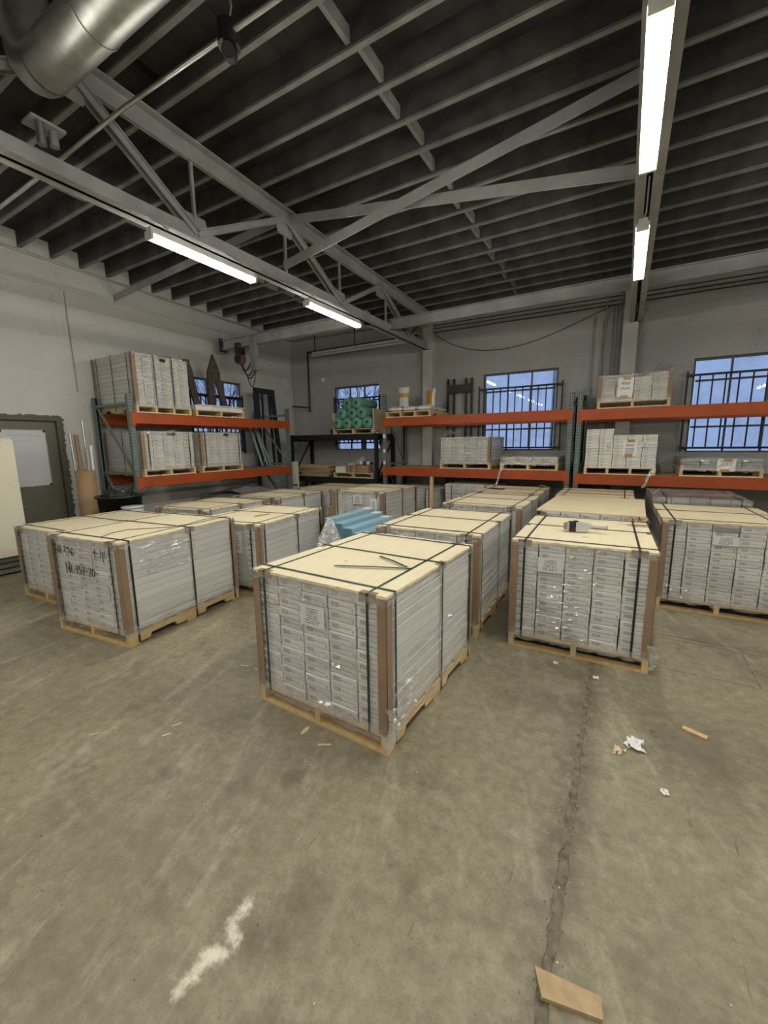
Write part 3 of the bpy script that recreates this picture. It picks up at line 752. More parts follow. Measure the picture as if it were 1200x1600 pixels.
F2 = load('wrapped pallet of boxes behind the oversized plywood sheet', -.86, 6.70, 0, L=1.14, seed=9, ply='ply2', xst=(.3, .7))
H_ = load('wrapped pallet of boxes with a white label, behind the handwritten one', -4.57, 3.09, 8.0, H=.85, rows=11, L=1.40, seed=10)
sheet(H_, 'label', 'label_tall', .13, .50, .14, .25)
I_ = load('wrapped pallet of boxes with two labels beyond the blue cartons', -4.47, 5.85, 0, seed=11)
sheet(I_, 'label', 'label', -.08, .72, .2, .16); sheet(I_, 'label', 'label_tall', .28, .56, .13, .28)
C2 = load('wrapped pallet of boxes at the far left, beside the cream cabinet', -6.15, 1.90, 3.0, H=.85, rows=11, L=1.30, seed=12)
C3 = load('wrapped pallet of boxes beside the white-lidded bucket', -6.09, 3.56, 6.0, H=.85, rows=11, L=1.25, seed=13)
J = load('wrapped pallet of boxes in front of the left rack, middle of its row', -6.10, 5.03, 2.0, H=.85, rows=11, L=1.30, seed=14)
K = load('wrapped pallet of boxes in the corner, nearest the black rack', -5.95, 6.48, 3.0, H=.85, rows=11, L=1.30, seed=15)
Mq = load('film-wrapped pallet of boxes half hidden under the middle rack', -4.30, 7.46, 0, L=1.1, H=.84, rows=10, seed=16, plywood=False, protect=False, xst=(), film=True, mats=('box_side', 'box_foil'))
N = load('white wrapped pallet of boxes under the middle rack with a written note', -3.12, 7.84, 0, W=.98, L=1.1, H=.93, rows=10, seed=17, plywood=False, protect=False, xst=(), yst=(.15, .85), mats=('box_white', 'box_foil'), corners=False)
D2 = load('grey film-wrapped pallet behind the pallet at the right edge', .38, 6.55, 1.0, L=1.22, H=1.0, rows=10, seed=18, plywood=False, protect=False, mats=('box_grey', 'box_grey'), corner_set=(0, 1, 2, 3), xst=(), yst=(.15, .9))
# one plywood sheet lying askew on its boxes
o = MB().box(-.56, .56, -.80, .74, 0, .018).build('plywood_sheet', 'ply2', None, (-.285, 5.93, .9315), math.radians(-1.5))
tag(o, 'large loose plywood sheet overhanging a pallet of boxes', 'plywood')

# marker writing on the front of the left pallet
def strokes(t, lines, u0, z0, sc, r=.0028):
    W, L, H = t['half']; m = MB()
    for ln in lines:
        m.tube([(u0 + p[0] * sc, -L - .009, z0 + p[1] * sc) for p in ln], r, 5)
    o = m.build('marker_writing', 'ink', t); o['label'] = 'black handwritten marker letters'
row1 = [[(0, 1.6), (.5, 1.9), (.8, 1.5), (.3, 1.2), (.8, .9), (.4, .5), (0, .7)], [(1.2, 1.1), (1.2, .3)], [(1.6, 1.7), (1.6, .3)], [(2.0, 1.7), (2.05, .3), (2.3, .4)],
        [(3.0, 1.5), (3.4, 1.8), (3.5, 1.3), (3.0, .6), (3.7, .6)], [(4.6, 1.7), (4.2, 1.5), (4.6, 1.1), (4.7, .6), (4.2, .5)], [(5.1, 1.0), (5.2, .2)], [(5.1, 1.2), (5.5, 1.5), (5.6, 1.1), (5.15, .9), (5.8, .1)]]
row2 = [[(0, 1.8), (.1, 0)], [(.9, 1.9), (.9, 0)], [(0, .9), (.95, .9)], [(1.4, 1.7), (1.4, .3), (2.1, .35)], [(2.3, .9), (2.7, .9)], [(3.0, 1.7), (3.1, .1)], [(4.1, 1.6), (3.6, 1.6), (3.6, 1.0), (4.1, .9), (4.0, .3), (3.5, .2)],
        [(4.5, 1.4), (4.9, 1.6), (5.0, 1.1), (4.5, .2), (5.2, .2)], [(5.4, .9), (5.8, .9)], [(6.0, 1.5), (6.7, 1.5), (6.3, 0)], [(7.2, 1.5), (7.0, .8), (7.2, .2), (7.6, .3), (7.7, 1.1), (7.2, 1.5)]]
row3 = [[(0, .9), (1.1, .9)], [(.5, 1.5), (.5, .2)], [(1.9, 1.6), (1.9, .3), (1.5, .1)], [(2.3, 1.2), (2.35, -.3)], [(2.3, 1.2), (2.8, 1.2), (2.8, .7), (2.35, .6)]]
strokes(C, row1, -.42, .77, .052, .0035); strokes(C, row2, -.26, .60, .055, .0038); strokes(C, row3, .17, .78, .06, .003)
# note on the pallet below the middle rack
strokes(N, [[(k * .9, 1), (k * .9 + .4, .2), (k * .9 + .7, .9)] for k in range(9)], -.30, .72, .06, .003)

# ------------------------------------------------------------------ racks
def column_mesh(h, holes=True, mat='teal'):
    k = ('col', round(h, 2), holes, mat)
    if k in CACHE: return CACHE[k]
    m = MB(); w = .08; d = .07; th = .003
    m.box(0, th, 0, d, 0, h).box(w - th, w, 0, d, 0, h).box(0, .02, d - th, d, 0, h).box(w - .02, w, d - th, d, 0, h)   # C-profile
    if holes:
        xs = [0, .017, .031, .049, .063, w]; p = .0508; n = int(h / p); z = 0
        zs = [0]
        for i in range(n): zs += [i * p + .018, i * p + .036]
        zs.append(h)
        for i in range(len(zs) - 1):
            row_hole = i % 2 == 1
            for j in range(5):
                if row_hole and j in (1, 3): continue
                a, b, c, e = xs[j], xs[j + 1], zs[i], zs[i + 1]
                m.add([(a, 0, c), (b, 0, c), (b, 0, e), (a, 0, e)], [(0, 1, 2, 3)])
                m.add([(a, th, c), (b, th, c), (b, th, e), (a, th, e)], [(3, 2, 1, 0)])
        m.box(th, w - th, .02, .022, 0, h, 1)  # dark plate behind the holes stands in for the shade inside the column
    else:
        m.box(th, w - th, 0, th, 0, h)
    m.box(-.02, w + .02, -.02, d + .02, 0, .006)
    CACHE[k] = m.mesh('upright', [mat, 'dark']); return CACHE[k]

def rack(label, loc, rz, length, depth, levels, h, h0=None, mat='teal', bmat='orange', name='pallet_rack', holes=True, decks=(), beam_h=.175, hr=None, lean=1):
    t = thing(name, label, 'rack', loc, rz, 'pallet racks along the walls')
    for k, x in enumerate((0, length - .08)):
        hh = (h0 if k == 0 and h0 else h)
        f = place(column_mesh(hh, holes, mat), 'upright', t, (x, 0, 0)); f['label'] = 'front rack upright'
        rr_ = place(column_mesh(hh if hr is None else hr, holes, mat), 'upright', t, (x + .08, depth, 0), PI)
        zz = .15; step = (min(hh, h) - .30) / 2
        for i in range(3): MB().box(x + .02, x + .06, .07, depth - .07, zz + step * i - .02, zz + step * i + .02).build('frame_tie', mat, t)
        for i in range(2):
            a, b = ((.07, depth - .07) if lean > 0 else (depth - .07, .07))
            MB().bar((x + .04, a, zz + step * i), (x + .04, b, zz + step * (i + 1)), .03, .03).build('diagonal_brace', mat, t)
    for zt in levels:
        for yy, s in ((0, 1), (depth, -1)):
            y0, y1 = (-.012, .045) if s == 1 else (depth - .045, depth + .012)
            b = MB().box(.08, length - .08, y0, y1, zt - beam_h, zt).build('beam', bmat, t)
            ys = (-.016, -.001) if s == 1 else (depth + .001, depth + .016)
            for xx in (.02, length - .085):
                MB().box(xx, xx + .065, ys[0], ys[1], zt - beam_h - .05, zt + .002).build('beam_connector', bmat, b)
    for (zt, x0, x1, m_) in decks:
        n = max(1, round((x1 - x0) / .6))
        for i in range(n):
            MB().box(x0 + (x1 - x0) * i / n + .003, x0 + (x1 - x0) * (i + 1) / n - .003, .05, depth - .05, zt - .02, zt - .001).build('shelf_panel', m_, t)
    return t
rack('orange-beamed pallet rack along the left wall', (-7.0, 3.82, 0), PI / 2, 3.74, 1.12, (1.245, 2.31), 2.60, decks=((1.245, 2.5, 3.6, 'grey_steel'),))
MR = rack('orange-beamed pallet rack in the middle of the back wall', (-4.645, 7.95, 0), 0, 3.835, 1.02, (1.235, 2.305), 2.60, h0=2.82, lean=-1, decks=((1.235, .1, 3.7, 'scrap'),))
rack('orange-beamed pallet rack on the right of the back wall', (-.75, 7.95, 0), 0, 3.84, 1.02, (1.19, 2.285), 2.62, decks=((1.19, .1, 3.7, 'scrap'),))
for z in (1.30, 1.56, 1.88): MB().box(.012, .068, -.0012, -.0002, z, z + .075).build('sticker', 'paper', MR)
rack('low black steel rack in the corner under the green rolls', (-7.58, 8.16, 0), 0, 2.66, .86, (.945, 1.99), 2.0, mat='black', bmat='black', holes=False, decks=((.945, .1, 2.55, 'rust'), (1.99, .1, 2.55, 'black')), beam_h=.14)

# ------------------------------------------------------------------ loads standing on the racks
GR = 'pallet loads standing on the racks'
def rl(label, u0, z, base_front, wall, **kw):
    """load on a rack: u0 = left end along the rack seen from the aisle"""
    if wall == 'left':
        # front faces +x: local x runs along +y
        return load(label, base_front, u0, 90.0, z=z, group=GR, **kw)
    return load(label, u0, base_front, 0.0, z=z, group=GR, **kw)
LZ1, LZ2 = 1.2452, 2.3102
U1 = rl('tall film-wrapped box load on the left rack, top level', 3.935, LZ2, -6.965, 'left', W=1.0, L=1.24, H=.955, rows=12, cols=6, plywood=False, ns=4, mats=('box_side', 'box_foil'), yst=(.36, .68), xst=(.12, .5, .88), protect=False, seed=30, corner_set=(0, 3), pmat='pine_pale')
U2 = rl('low pallet with one thin layer of white boxes, left rack top', 5.03, LZ2, -6.965, 'left', W=1.13, L=1.1, H=.20, rows=1, cols=3, plywood=False, mats=('box_white', 'box_white'), yst=(), xst=(), corners=False, protect=False, film=False, seed=31, pmat='pine_pale')
L1 = rl('film-wrapped box load on the left rack, lower level near end', 3.955, LZ1, -6.965, 'left', W=.97, L=1.15, H=.765, rows=10, plywood=False, mats=('box_side', 'box_foil'), yst=(.12, .9), xst=(.5,), protect=False, seed=32, corner_set=(0, 3), pmat='pine_pale')
L2 = rl('film-wrapped box load on the left rack, lower level second', 5.07, LZ1, -6.965, 'left', W=.97, L=1.15, H=.765, rows=10, plywood=False, mats=('box_side', 'box_foil'), yst=(.1, .92), xst=(.5,), protect=False, seed=33, corner_set=(0, 3), pmat='pine_pale')
MZ1, MZ2 = 1.2352, 2.3052
Q1 = rl('shiny film-wrapped box load on the middle rack, lower level', -3.27, MZ1, 7.93, 'back', W=1.04, L=1.05, H=.63, rows=8, cols=4, plywood=False, mats=('box_side', 'box_foil'), yst=(), xst=(), protect=False, seed=34, corner_set=(1,), pmat='pine_pale')
Q2 = rl('low film-wrapped box layer on the middle rack, lower right', -2.04, MZ1, 7.93, 'back', W=1.03, L=1.05, H=.245, rows=2, cols=4, plywood=False, mats=('box_side', 'box_foil'), yst=(), xst=(), protect=False, seed=35, corner_set=(0,), pmat='pine_pale')
RZ1, RZ2 = 1.1902, 2.2852
R1 = rl('box load with SOLD DALLAS sheet on the right rack, top level', -.45, RZ2, 7.93, 'back', W=1.02, L=1.05, H=.53, rows=8, cols=4, heights=[8, 8, 7, 8], plywood=False, mats=('box_side', 'box_foil'), yst=(), xst=(), protect=False, film=True, seed=36, corner_set=(0, 1), pmat='pine_pale')
R2 = rl('white box load with SOLD SUNRISE FALCON BOBCAT sheet, right rack', -.585, RZ1, 7.92, 'back', W=1.05, L=1.05, H=.765, rows=12, cols=5, heights=[12, 12, 10, 10, 10], plywood=False, mats=('box_white', 'box_white_end'), yst=(), xst=(), corners=False, protect=False, film=False, ns=4, seed=37, pmat='pine_pale')
R3 = rl('low grey film-wrapped load with a taped notice, right rack', .78, RZ1, 7.93, 'back', W=1.0, L=1.05, H=.285, rows=3, cols=4, plywood=False, mats=('box_grey', 'box_grey'), yst=(), xst=(), protect=False, seed=38, corner_set=(0,), pmat='pine_pale')
def taped(t, u, z, w, h, lines, tilt=0.0, tapes=True, mat='paper'):
    o = sheet(t, 'paper_sign', mat, u, z, w, h, tilt=tilt, off=.010)
    for body, size, zz, ww in lines: lettering(o, body, size, zz, ww)
    if tapes:
        for sx, sz in ((.01, h / 2 - .012), (-.01, -h / 2 + .010)):
            MB().box(sx - .055, sx + .055, -.0026, -.0012, sz - .022, sz + .022).build('tape', 'tape', o)
    return o
taped(R1, -.225, .165, .22, .31, [('SOLD', .052, .065, .115), ('DALLAS', .036, -.015, .12)], .04)
taped(R2, .04, .315, .20, .255, [('SOLD', .046, .045, .11), ('SUNRISE', .033, -.012, .12), ('FALCON', .033, -.045, .12), ('BOBCAT', .033, -.078, .12)], .02)
taped(R3, -.045, .09, .22, .185, [], .02, True, 'notice')
sheet(R2, 'label', 'faint', -.23, .35, .11, .22); sheet(R2, 'label', 'label', .29, .46, .10, .08)

# dark flaps on the wrapped loads
def flap(t, u, z, w=.2, d=.25):
    W, L, H = t['half']
    MB().prism([(u, z), (u + w, z + .012), (u + w, z + .03), (u, z + .016)], -L - .006, -L + d, 1).build('top_flap', 'kraft', t)
flap(U1, -.02, .952, .22, .3); flap(L1, -.02, .763, .16, .3); flap(L2, .08, .763, .14, .3); flap(Q2, -.50, .243, .16, .3)
for t_, u_, z_, w_, h_ in ((L1, -.03, .70, .15, .045), (L2, .04, .70, .13, .045), (U1, -.03, .87, .10, .05)):
    sheet(t_, 'hand_hole_shade', 'dark', u_, z_, w_, h_, off=.009)  # flat dark sheets; the colour stands in for shade in an opening
# loose film peaks
def film_peak(t, pts, base_z, L):
    """crumpled film standing up from the top edge of a load"""
    m = MB(); r = random.Random(len(pts)); n = len(pts)
    vs = []
    for k, (u, hgt) in enumerate(pts):
        for j, yy in enumerate((-L, -L + .12, -L + .3)):
            vs.append((u + r.uniform(-.01, .01), yy + r.uniform(-.02, .02), base_z + hgt * (1, .9, .35)[j] + (0 if hgt else -.01)))
    fs = [(k * 3 + j, (k + 1) * 3 + j, (k + 1) * 3 + j + 1, k * 3 + j + 1) for k in range(n - 1) for j in range(2)]
    m.add(vs, fs, 0, False); o = m.build('stretch_wrap', 'film_thick', t); o['label'] = 'loose crumpled film at the top'
film_peak(Q1, [(-.51, .01), (-.45, .06), (-.38, .14), (-.33, .15), (-.25, .10), (-.15, .05), (-.05, .012), (.1, .02), (.3, .01)], .635, .52)
film_peak(R1, [(-.4, .0), (-.3, .02), (-.1, .03), (.05, .0), (.2, .02), (.3, .14), (.36, .15), (.44, .10), (.5, .09), (.51, -.05)], .535, .4)
film_peak(E3, [(-.5, .02), (-.45, .03), (-.40, .0), (.3, .0), (.38, .05), (.46, .03), (.51, .0)], .95, -.35)
film_peak(D2, [(-.51, .03), (-.45, .10), (-.35, .08), (-.1, .06), (.15, .05), (.35, .06), (.45, .03), (.51, -.03)], 1.002, .55)
m = MB(); m.bar((.50, -.50, .12), (.50, -.50, .70), .03, .012); o = m.build('wood_stick', 'pine_pale', Q1)
# film tails over the beams
def tail(t, pts, w):
    m = MB(); vs = []
    for k, (x, y, z) in enumerate(pts): ww = w * (1 + .4 * math.sin(k * 1.7)); vs += [(x - ww / 2, y, z), (x, y - .012, z), (x + ww / 2, y, z)]
    fs = []
    for k in range(len(pts) - 1):
        for j in range(2): fs.append((k * 3 + j, k * 3 + j + 1, k * 3 + j + 4, k * 3 + j + 3))
    m.add(vs, fs, 0, True); o = m.build('stretch_wrap', 'film_thick', t); o['label'] = 'loose tail of clear film'
tail(R2, [(.48, -.53, .10), (.46, -.56, .03), (.42, -.57, -.04), (.40, -.565, -.13), (.37, -.565, -.20)], .05)
tail(Q2, [(-.48, -.54, .16), (-.46, -.56, .05), (-.50, -.575, -.05), (-.53, -.575, -.20), (-.58, -.575, -.33)], .045)
tail(A, [(.515, -.655, .30), (.535, -.64, .2), (.53, -.66, .1), (.525, -.665, .06)], .09)
tail(B, [(.52, -.67, .24), (.545, -.66, .16), (.55, -.67, .09), (.53, -.675, .05)], .05)

def film_patch(t, u0, u1, z0, z1, seed, amp=.007, side=False):
    """wrinkled clear film lying over part of the front of a load"""
    W, L, H = t['half']; r = random.Random(seed); nu = max(4, int((u1 - u0) / .025)); nz = max(4, int((z1 - z0) / .013))
    vs = []; amp = amp * 3.2
    for j in range(nz + 1):
        for i in range(nu + 1):
            e = .0085 + amp * r.random() ** 1.3
            u = u0 + (u1 - u0) * i / nu + r.uniform(-.006, .006); z = z0 + (z1 - z0) * j / nz + r.uniform(-.003, .003) + .006 * math.sin(i * .5 + seed)
            vs.append((u, -L - e, z) if not side else (W + e, u, z))
    m = MB(); keep = [[r.random() for i in range(nu // 3 + 1)] for j in range(nz)]
    m.add(vs, [(j * (nu + 1) + i, j * (nu + 1) + i + 1, (j + 1) * (nu + 1) + i + 1, (j + 1) * (nu + 1) + i) for j in range(nz) for i in range(nu) if keep[j][i // 3] < .5], 0, False)
    o = m.build('stretch_wrap', 'film_clear', t); o['label'] = 'wrinkled clear film with glints'
film_patch(B, -.30, .02, .16, .62, 1); film_patch(B, -.12, .14, .60, .90, 2); film_patch(B, -.05, .12, .13, .30, 3)
film_patch(A, -.30, .10, .80, .90, 4, .006); film_patch(A, -.12, .28, .13, .20, 5, .006); film_patch(A, -.02, .33, .42, .52, 6, .006)
film_patch(D, -.44, -.2, .13, .26, 7, .005); film_patch(Eb, -.44, .40, .80, .90, 8, .008); film_patch(C, -.30, .40, .84, .92, 9, .005)
film_patch(Q1, -.48, .46, .14, .62, 10, .009); film_patch(U1, -.46, .12, .16, .93, 11, .009); film_patch(R1, -.42, -.2, .14, .50, 12, .008); film_patch(R1, .2, .44, .25, .48, 13, .006)
film_patch(L1, -.38, .42, .60, .74, 14, .006); film_patch(L2, -.38, .40, .62, .74, 15, .006); film_patch(Q2, -.45, .42, .13, .23, 16, .006); film_patch(N, -.40, .42, .3, .9, 17, .007); film_patch(R3, -.44, .46, .13, .28, 18, .006)
film_patch(C, -.5, .1, .60, .9, 19, .006, True); film_patch(A, -.62, -.35, .14, .42, 20, .008, True); film_patch(A, -.45, .5, .50, .56, 21, .006, True)

# ------------------------------------------------------------------ lamps
def fixture(x, y0, y1, z, label, lit=True, along='y', light_group='lit fluorescent lamp fixtures', wires=True, top=3.845):
    L = y1 - y0
    t = thing('fluorescent_fixture', label, 'lamp', (x, (y0 + y1) / 2, z), 0 if along == 'y' else -PI / 2, light_group)
    m = MB().prism([(-.035, .035), (.035, .035), (.035, .085), (-.035, .085)], -L / 2, L / 2, 1)
    m.prism([(-.052, .022), (.052, .022), (.036, .036), (-.036, .036)], -L / 2, L / 2, 1)
    m.build('housing', 'fixture', t)
    for s in (-1, 1):
        MB().box(-.05, .05, s * L / 2 - .012, s * L / 2 + .012, -.018, .05).build('lamp_holder', 'fixture', t)
    for sx in (-.027, .027):
        MB().cyl((sx, -L / 2 + .013, 0), (sx, L / 2 - .013, 0), .0165, 12).build('lamp_tube', 'tube' if lit else 'tube_off', t)
    if wires:
        wx = -.16 if abs(x + 3.81) < .01 else .02
        for s in (-.36, .36):
            m = MB().tube([(0, s * L, .085), (.012, s * L - .03, (top - z) * .6), (wx, s * L - .05, top - z)], .003, 5).tube([(0, s * L, .085), (-.012, s * L + .03, (top - z) * .6), (wx, s * L + .05, top - z)], .003, 5)
            m.build('hanging_wire', 'grey_steel', t)
    return t
fixture(-3.81, 2.43, 3.63, 3.6, 'lit lamp of the left row, nearer of the two in view')
fixture(-3.81, 4.55, 5.80, 3.6, 'lit lamp of the left row, farther of the two in view')
fixture(0.0, 2.42, 3.68, 3.6, 'lit lamp overhead at the right, large and near')
fixture(0.0, 4.60, 5.90, 3.6, 'lit lamp at the right, small and farther back')
for k, y0 in enumerate((.25, -1.95, -4.15)):
    for x in (-3.81, 0.0): fixture(x, y0 - .12, y0 + 1.11, 3.6, 'lit lamp behind the camera, %s of the %s row, out of view' % (('first', 'second', 'third')[k], 'left' if x < -1 else 'right'), light_group='lamps out of view')
for k, y0 in enumerate((4.6, 2.42, .25, -1.95)): fixture(4.08, y0, y0 + 1.25, 3.6, 'lit lamp in the far right row, out of view, %s from the back wall' % ('first', 'second', 'third', 'fourth')[k], light_group='lamps out of view')
fixture(-5.82, 8.72 - 1.34, 8.72 + 1.34, 4.02, 'long unlit lamp on a pipe frame by the back wall', lit=False, along='x', light_group=None, wires=False)

# pipe frame carrying the unlit lamp
t = thing('hanging_pipework', 'dark pipe frame hanging in the corner beside the unlit lamp', 'pipe', (0, 0, 0))
MB().cyl((-7.40, 8.8, 4.14), (-4.2, 8.8, 4.14), .022, 8).build('pipe', 'black', t)
MB().cyl((-7.40, 8.8, 2.62), (-7.40, 8.8, 4.15), .026, 8).build('pipe', 'black', t)
MB().cyl((-8.02, 8.8, 2.80), (-7.40, 8.8, 2.73), .02, 8).build('pipe', 'black', t)
for x in (-7.15, -5.9, -4.5): MB().cyl((x, 8.8, 4.14), (x, 8.8, roof(8.8)), .012, 6).build('hanger_rod', 'black', t)

# ------------------------------------------------------------------ duct, conduits, cables
t = thing('air_duct', 'large round galvanised duct in the upper left corner', 'duct', (0, 0, 0))
DY, DZ, DR = 1.70, 4.36, .148
segs = [(-3.66, -3.0), (-3.0, -2.2), (-2.2, -1.0), (-1.0, .2), (.2, 1.4), (1.4, 2.6)]
for a, b in segs: MB().cyl((a, DY, DZ), (b, DY, DZ), DR, 40, caps=False).cyl((a, DY, DZ), (b, DY, DZ), DR - .004, 40, caps=False).build('duct_section', 'galv', t)
for a, b in segs[1:]: MB().cyl((a - .014, DY, DZ), (a + .014, DY, DZ), DR + .006, 40).build('seam_band', 'galv', t)
el = [(-3.66 - .2 * math.sin(k * PI / 2 / 8), DY, DZ + .2 * (1 - math.cos(k * PI / 2 / 8))) for k in range(9)] + [(-3.86, DY, 4.98)]
MB().tube(el, DR, 40).build('elbow', 'galv', t)
for x in (-2.9, -.9, 1.2):
    MB().box(x - .012, x + .012, DY - .002, DY + .002, DZ + DR, roof(DY)).build('hanger_strap', 'galv', t)
t = thing('pipe_stub', 'two short pipe stubs beneath the duct elbow', 'pipe', (0, 0, 0))
MB().cyl((-3.90, 1.72, 3.97), (-3.90, 1.72, 4.13), .03, 12).build('pipe', 'galv', t); MB().cyl((-3.94, 1.82, 4.02), (-3.94, 1.82, 4.16), .032, 12).build('pipe', 'grey_steel', t)
MB().box(-4.03, -3.87, 1.66, 1.88, 4.12, 4.14).build('bracket', 'white_steel', t)

t = thing('conduit_run', 'bright steel conduit crossing the ceiling below the duct', 'conduit', (0, 0, 0))
MB().tube([(6.1, 2.36, 4.5), (-1.0, 2.34, 4.5), (-3.55, 2.29, 4.5), (-3.68, 2.26, 4.47), (-4.18, 1.97, 4.10), (-4.28, 1.93, 4.05), (-4.5, 1.92, 4.03), (XL + .01, 1.92, 4.0)], .017, 8).build('pipe', 'emt', t)
b = MB().cyl((-2.53, 2.32, 4.43), (-2.53, 2.32, 4.56), .075, 14).build('junction_box', 'black', t)
MB().cyl((-2.56, 2.36, 4.42), (-2.50, 2.28, 4.38), .045, 10).build('box_cover', 'rubber', b)
MB().tube([(-2.53, 2.32, 4.55), (-2.50, 2.33, 4.66), (-2.49, 2.30, roof(2.3))], .008, 6).build('wire', 'grey_steel', t)
tag(MB().tube([(XL + .05, YF + .05, 4.80), (XL + .05, 2, 4.76), (XL + .05, YB - .05, 4.57), (XL + .10, YB - .05, 4.565), (-4.3, YB - .05, 4.50)], .016, 6).build('wall_conduit', 'emt'), 'thin bright conduit along the top of the left wall', 'conduit')
# vertical conduits left of the right pilaster
for k, (x, top) in enumerate(((-.655, 4.05), (-.50, 3.95), (-.46, 4.4), (-.355, 4.2), (-.295, 4.2), (-.23, 4.45), (-.20, 4.5))):
    pts = [(x, YB - .03, .3), (x, YB - .03, top)]
    if k == 1: pts += [(x + .05, YB - .03, top + .09), (x + .14, YB - .03, top + .13), (x + .3, YB - .03, top + .16)]
    tag(MB().tube(pts, .013, 6).build('wall_conduit', 'paint_pipe'), 'painted vertical conduit beside the right pilaster, %s' % ('first from the left', 'second from the left, bent at the top', 'third from the left', 'fourth from the left', 'fifth from the left', 'sixth from the left', 'nearest the pilaster')[k], 'conduit', 'vertical conduits on the back wall')
for k, (za, zb_, sag) in enumerate(((4.37, 4.33, 0), (4.30, 4.25, .0), (4.22, 4.20, .01))):
    pts = [(-3.95 + (6.1 + 3.95) * i / 24, YB - .03, za + (zb_ - za) * i / 24 - sag * math.sin(i * PI / 24 * 6) ** 2) for i in range(25)]
    tag(MB().tube(pts, .009, 5).build('wall_cable', 'rubber'), ('uppermost', 'middle', 'lowest')[k] + ' of three dark cables running along the back wall', 'cable', 'cables along the back wall')
pts = [(-3.9 + 3.5 * i / 20, YB - .03, 4.2 - .52 * math.sin(PI * (i / 20) ** .8) + .0 * i) for i in range(21)]
tag(MB().tube(pts, .006, 5).build('wall_cable', 'rubber'), 'thin cable sagging below the others on the back wall', 'cable', 'cables along the back wall')
tag(MB().tube([(XL + .14, 8.95, 4.18), (XL + .16, 8.9, 3.6), (XL + .42, 8.8, 2.02), (XL + .55, 8.76, .004)], .012, 6).build('thin_pipe', 'paint_pipe'), 'thin pale pipe leaning in the room corner', 'pipe')
t = thing('security_camera', 'small white dome camera high on the back wall', 'camera', (-7.12, YB, 3.47))
MB().cyl((0, 0, 0), (0, -.04, 0), .05, 14).build('mount', 'fixture', t); MB().lathe([(0.001, -.06), (.03, -.052), (.05, -.02), (.052, .02), (.0, .03)], (0, -.07, 0), 14).build('dome', 'fixture', t)

# hoist on its monorail
t = thing('monorail_beam', 'grey steel hoist beam running from the left wall to the truss', 'beam', (0, 0, 0))
MB().box(-7.86, -4.06, 6.43, 6.57, 4.03, 4.045).box(-7.86, -4.06, 6.43, 6.57, 3.84, 3.855).box(-7.86, -4.06, 6.494, 6.506, 3.855, 4.03).build('i_beam', 'white_steel', t)
MB().box(-7.88, -7.865, 6.40, 6.60, 3.80, 4.08).build('end_plate', 'iron', t)
for x in (-6.6, -5.0): MB().cyl((x, 6.5, 4.045), (x, 6.5, roof(6.5)), .01, 6).build('hanger_rod', 'iron', t)
t = thing('chain_hoist', 'old chain hoist with drooping cable loops under the beam', 'hoist', (-7.36, 6.5, 3.62))
MB().cyl((0, -.07, -.02), (0, .07, -.02), .11, 18).build('drum', 'red', t); MB().cyl((.02, -.09, -.02), (.02, -.071, -.02), .085, 18).build('drum_cover', 'iron', t)
MB().box(-.05, .07, -.09, .09, .08, .30).build('trolley', 'iron', t)
MB().box(.36, .52, -.05, .05, -.30, .40).build('cable_bracket', 'grey_steel', t)
for k, (x0, x1, dp, z0, z1) in enumerate(((.02, .38, .34, -.10, -.04), (.03, .42, .45, -.12, -.22), (.06, .46, .52, -.15, -.26), (.16, .46, .72, -.34, -.28))):
    pts = [(x0 + (x1 - x0) * i / 12, -.02 + .01 * k, z0 + (z1 - z0) * i / 12 - (dp + (z0 + z1) / 2 + .0) * math.sin(PI * i / 12) * .75) for i in range(13)]
    MB().tube(pts, .014 if k < 3 else .009, 6).build('cable_loop', 'rubber', t)

# ------------------------------------------------------------------ objects on and around the left rack
def stake(pts, y_off, label):
    m = MB().prism(pts, -7.62, -7.57, 0); return tag(m.build('pointed_stake', 'rust'), label, 'stake', 'brown pointed stakes on the left rack')
stake([(5.28, 3.43), (5.40, 3.44), (5.46, 3.25), (5.60, 2.5295), (5.46, 2.5295), (5.33, 3.18)], 0, 'brown slanted board on the left rack beside the tall load')
t = thing('forked_stake', 'brown pointed two-legged stake in front of the left window', 'stake', (0, 0, 0), 0, None)
MB().prism([(5.97, 3.64), (6.12, 3.30), (6.12, 3.14), (5.82, 3.14), (5.82, 3.26)], -7.62, -7.57, 0).build('point', 'rust', t)
MB().prism([(5.82, 3.139), (5.965, 3.139), (5.94, 2.5295), (5.80, 2.5295)], -7.62, -7.57, 0).build('leg', 'rust', t)
MB().prism([(5.99, 3.139), (6.12, 3.139), (6.285, 2.5295), (6.15, 2.5295)], -7.62, -7.57, 0).build('leg', 'rust', t)
for k in range(3):
    o = chamfer_mesh(('thin', k), .355, .95, .018, .003, ('box_white', 'box_white'))
    tag(place(o, 'thin_carton', None, (-7.42, 5.28 + .36 * k, LZ2 + .2002), PI / 2), 'thin white carton on the low pallet, left rack top, %s' % ('nearest end', 'middle one', 'farthest end')[k], 'box', 'thin cartons on the low pallet')

